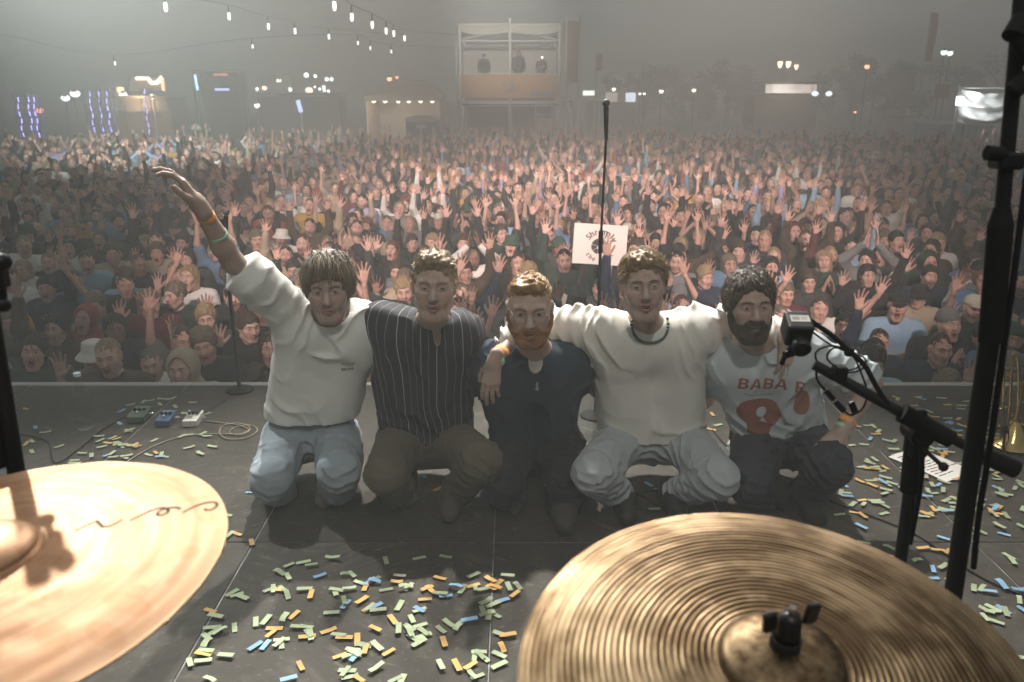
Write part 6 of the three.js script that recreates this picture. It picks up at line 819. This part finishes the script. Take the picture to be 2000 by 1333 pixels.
{ // set list
  const a = print(512, 700, (g, W, H) => { g.fillStyle = '#ddd8d0'; g.fillRect(0, 0, W, H); g.fillStyle = '#39363a'; reseed(8); for (let i = 0; i < 11; i++) { let x = 60; const n = 2 + Math.floor(rnd() * 3); for (let k = 0; k < n; k++) { const w = 40 + rnd() * 90; g.fillRect(x, 70 + i * 50, w, 15); x += w + 16; } } });
  const c = [[1752, 886], [1846, 884], [1880, 932], [1800, 934]].map(([x, y]) => onFloor(x, y, 0.004)), mid = c.reduce((s, p) => s.add(p), V(0, 0, 0)).multiplyScalar(0.25), g = new THREE.PlaneGeometry(0.21, 0.297, 6, 8).rotateX(-Math.PI / 2), p = g.attributes.position; for (let i = 0; i < p.count; i++) p.setY(i, 0.003 + 0.004 * Math.abs(Math.sin(p.getX(i) * 16 + p.getZ(i) * 9))); g.computeVertexNormals();
  const s = mesh('set_list', g, mat([1, 1, 1], 0.9, 0, { map: a })); s.position.set(mid.x, 0.003, mid.z); s.rotation.y = 0.5; s.material.side = THREE.DoubleSide; tag(s, 'white set list sheet with dark lines of text on the floor', 'paper');
}
{ // trombone on its stand at the edge of the stage
  const b = onFloor(1958, 872), t = thing('trombone', 'gold trombone standing upright at the confetti side of the stage', 'trombone', [b.x, 0, b.z]), brass = mat([0.62, 0.45, 0.18], 0.22, 1), S = (px, py, d = -b.z) => at(px, py, d).sub(V(b.x, 0, b.z));
  mesh('slide', [tube([S(1942, 850), S(1948, 780), S(1951, 725), S(1954, 714), S(1959, 722), S(1960, 780), S(1955, 860)], 0.006, 60, 8)], brass, t); mesh('tuning_bow', [tube([S(1968, 850), S(1974, 770), S(1977, 705), S(1981, 690), S(1987, 697), S(1990, 760), S(1984, 850)], 0.0075, 60, 8)], brass, t);
  mesh('bell', lathe([[0.008, 0.34], [0.01, 0.25], [0.016, 0.15], [0.03, 0.08], [0.06, 0.035], [0.105, 0.012], [0.108, 0.012], [0.062, 0.03], [0.012, 0.15]], 32).translate(...S(1976, 868).setY(0).toArray()), brass, t); mesh('brace', [rod(S(1950, 760), S(1974, 752), 0.004), rod(S(1947, 800), S(1972, 795), 0.004), rod(S(1961, 760), S(1961, 772), 0.009)], brass, t); mesh('mouthpiece', lathe([[0.005, 0], [0.006, 0.05], [0.013, 0.075], [0.0125, 0.078]], 14).translate(...S(1953, 748).toArray()), chrome, t);
  mesh('stand_peg', [rod([0, 0, 0], S(1962, 840), 0.01), ...[0, 2.1, 4.2].map((a) => rod([0, 0.1, 0], [0.16 * Math.cos(a), 0.006, 0.16 * Math.sin(a)], 0.006))], blackMatt, t);
}
// ---------- paper confetti ----------
{
  reseed(4242);
  const strip = (kind) => { const g = new THREE.BoxGeometry(0.056, 0.0006, 0.019, 8, 1, 2), p = g.attributes.position; for (let i = 0; i < p.count; i++) { const x = p.getX(i), z = p.getZ(i); p.setY(i, p.getY(i) + [0.0006, 2.2 * x * x, 0.002 * Math.sin(x * 60) + 0.002, Math.abs(x + 0.006) * 0.16 + z * 0.06 + 0.002, 0.008 * Math.sin((x + 0.028) * 40) ** 2 + z * 0.15 + 0.002][kind]); } g.computeVertexNormals(); return g; };
  const G = [0, 1, 2, 3, 4].map(strip), paper = [['pale green', [0.33, 0.39, 0.24]], ['amber yellow', [0.56, 0.33, 0.1]], ['sky blue', [0.19, 0.35, 0.52]]].map(([n, c]) => [n, [0.85, 1, 1.12].map((k) => mat(c.map((x) => x * k), 0.8))]);
  // patches of floor where it lies: [x0, y0, x1, y1, how many, share of green, amber]
  const spots = []; const drop = (x, y, g, a) => { const p = onFloor(x, y); if (p.z > -0.95 || p.z < EDGE + 0.03 || Math.abs(p.x) > 5) return; const k = rnd(), col = k < g ? 0 : k < g + a ? 1 : 2; spots.push([p.x, p.z, col]); };
  const area = (x0, y0, x1, y1, n, g = 0.55, a = 0.25) => { for (let i = 0; i < n; i++) drop(rr(x0, x1), rr(y0, y1), g, a); }, heap = (x, y, n, s = 14, g = 0.85, a = 0.12) => { for (let i = 0; i < n; i++) drop(x + rr(-1, 1) * s * 1.6, y + rr(-1, 1) * s, g, a); };
  area(395, 1130, 1015, 1332, 96, 0.64, 0.2); area(540, 1085, 1080, 1160, 26, 0.6, 0.22); area(1640, 830, 2000, 1010, 120, 0.5, 0.27); area(1650, 775, 2000, 840, 46, 0.5, 0.27); area(1640, 1000, 2000, 1200, 52, 0.55, 0.25); area(1385, 790, 1450, 880, 9, 0.55, 0.3); area(1460, 900, 1660, 990, 16, 0.6, 0.2); area(10, 790, 240, 905, 16, 0.45, 0.3); area(190, 840, 420, 905, 26, 0.85, 0.12); area(420, 950, 540, 1080, 6, 0.5, 0.3); area(760, 890, 1000, 960, 9, 0.6, 0.15); area(1060, 890, 1420, 1000, 9, 0.5, 0.2); area(300, 1200, 420, 1330, 5, 0.5, 0.3); area(230, 780, 420, 812, 10, 0.9, 0.05); area(1720, 1180, 2000, 1330, 10);
  heap(600, 1232, 4); heap(700, 1275, 4); heap(950, 1290, 5, 16, 0.95, 0.02); heap(960, 1140, 4, 12, 0.2, 0.75); heap(805, 1240, 4); heap(945, 1195, 3); heap(540, 1260, 3, 12, 0.6, 0.35); heap(240, 885, 8, 16); heap(160, 900, 4, 12); heap(1850, 985, 10, 24, 0.7, 0.25); heap(1930, 990, 8, 22, 0.75, 0.2); heap(1720, 935, 6, 18, 0.5, 0.25); heap(1700, 905, 4, 12, 0.5, 0.2); heap(1500, 920, 3, 10); heap(690, 1320, 4, 12);
  const order = spots.map((s, i) => [s, -s[1] + Math.abs(s[0]) * 0.2]).sort((a, b) => a[1] - b[1]).map((x) => x[0]), CH = 'paper confetti on the stage floor', names = ['pale green', 'amber yellow', 'sky blue'];
  const rest = [[], [], []], e = new THREE.Euler(), q = new THREE.Quaternion(), M = new THREE.Matrix4();
  order.forEach(([x, z, c], i) => {
    const y = 0.0035 + (i % 9) * 0.0009, s = rr(0.78, 1.0), k = pick([0, 0, 0, 0, 1, 1, 2, 3, 4]); e.set(rr(-0.04, 0.04), rr(0, 6.28), rr(-0.05, 0.05));
    if (i < 285) { const m = mesh('confetti_strip', G[k], paper[c][1][i % 3]); m.position.set(x, y, z); m.rotation.copy(e); m.scale.setScalar(s); const shape = ['flat', 'slightly bowed', 'wavy', 'creased', 'curled'][k], where = x > 1.0 ? (z < -3.1 ? 'round the set list' : 'beside the black stands') : x < -1.15 ? (z < -3.2 ? 'near the effect pedals' : 'beside the crash cymbal') : z < -2.85 ? 'under the crouching row' : x < -0.45 ? 'before the waving person' : 'before the ride cymbal'; tag(m, `${shape} ${names[c]} paper confetti strip on the floor ${where}`, 'confetti', `${names[c]} confetti ${where}, ${shape}`); }
    else rest[c].push(M.compose(V(x, y, z), q.setFromEuler(e), V(s, s, s)).clone());
  });
  const mass = new THREE.Group(); mass.name = 'far_confetti'; mass.userData = { kind: 'stuff', label: 'scattered paper confetti further back on the stage', category: 'confetti' }; scene.add(mass);
  rest.forEach((l, c) => { const im = new THREE.InstancedMesh(G[1], paper[c][1][1], l.length); im.name = 'confetti'; im.userData.kind = 'stuff'; l.forEach((m, i) => im.setMatrixAt(i, m)); im.castShadow = im.receiveShadow = true; mass.add(im); });
  console.log('confetti', spots.length);
}
renderer.render(scene, camera);
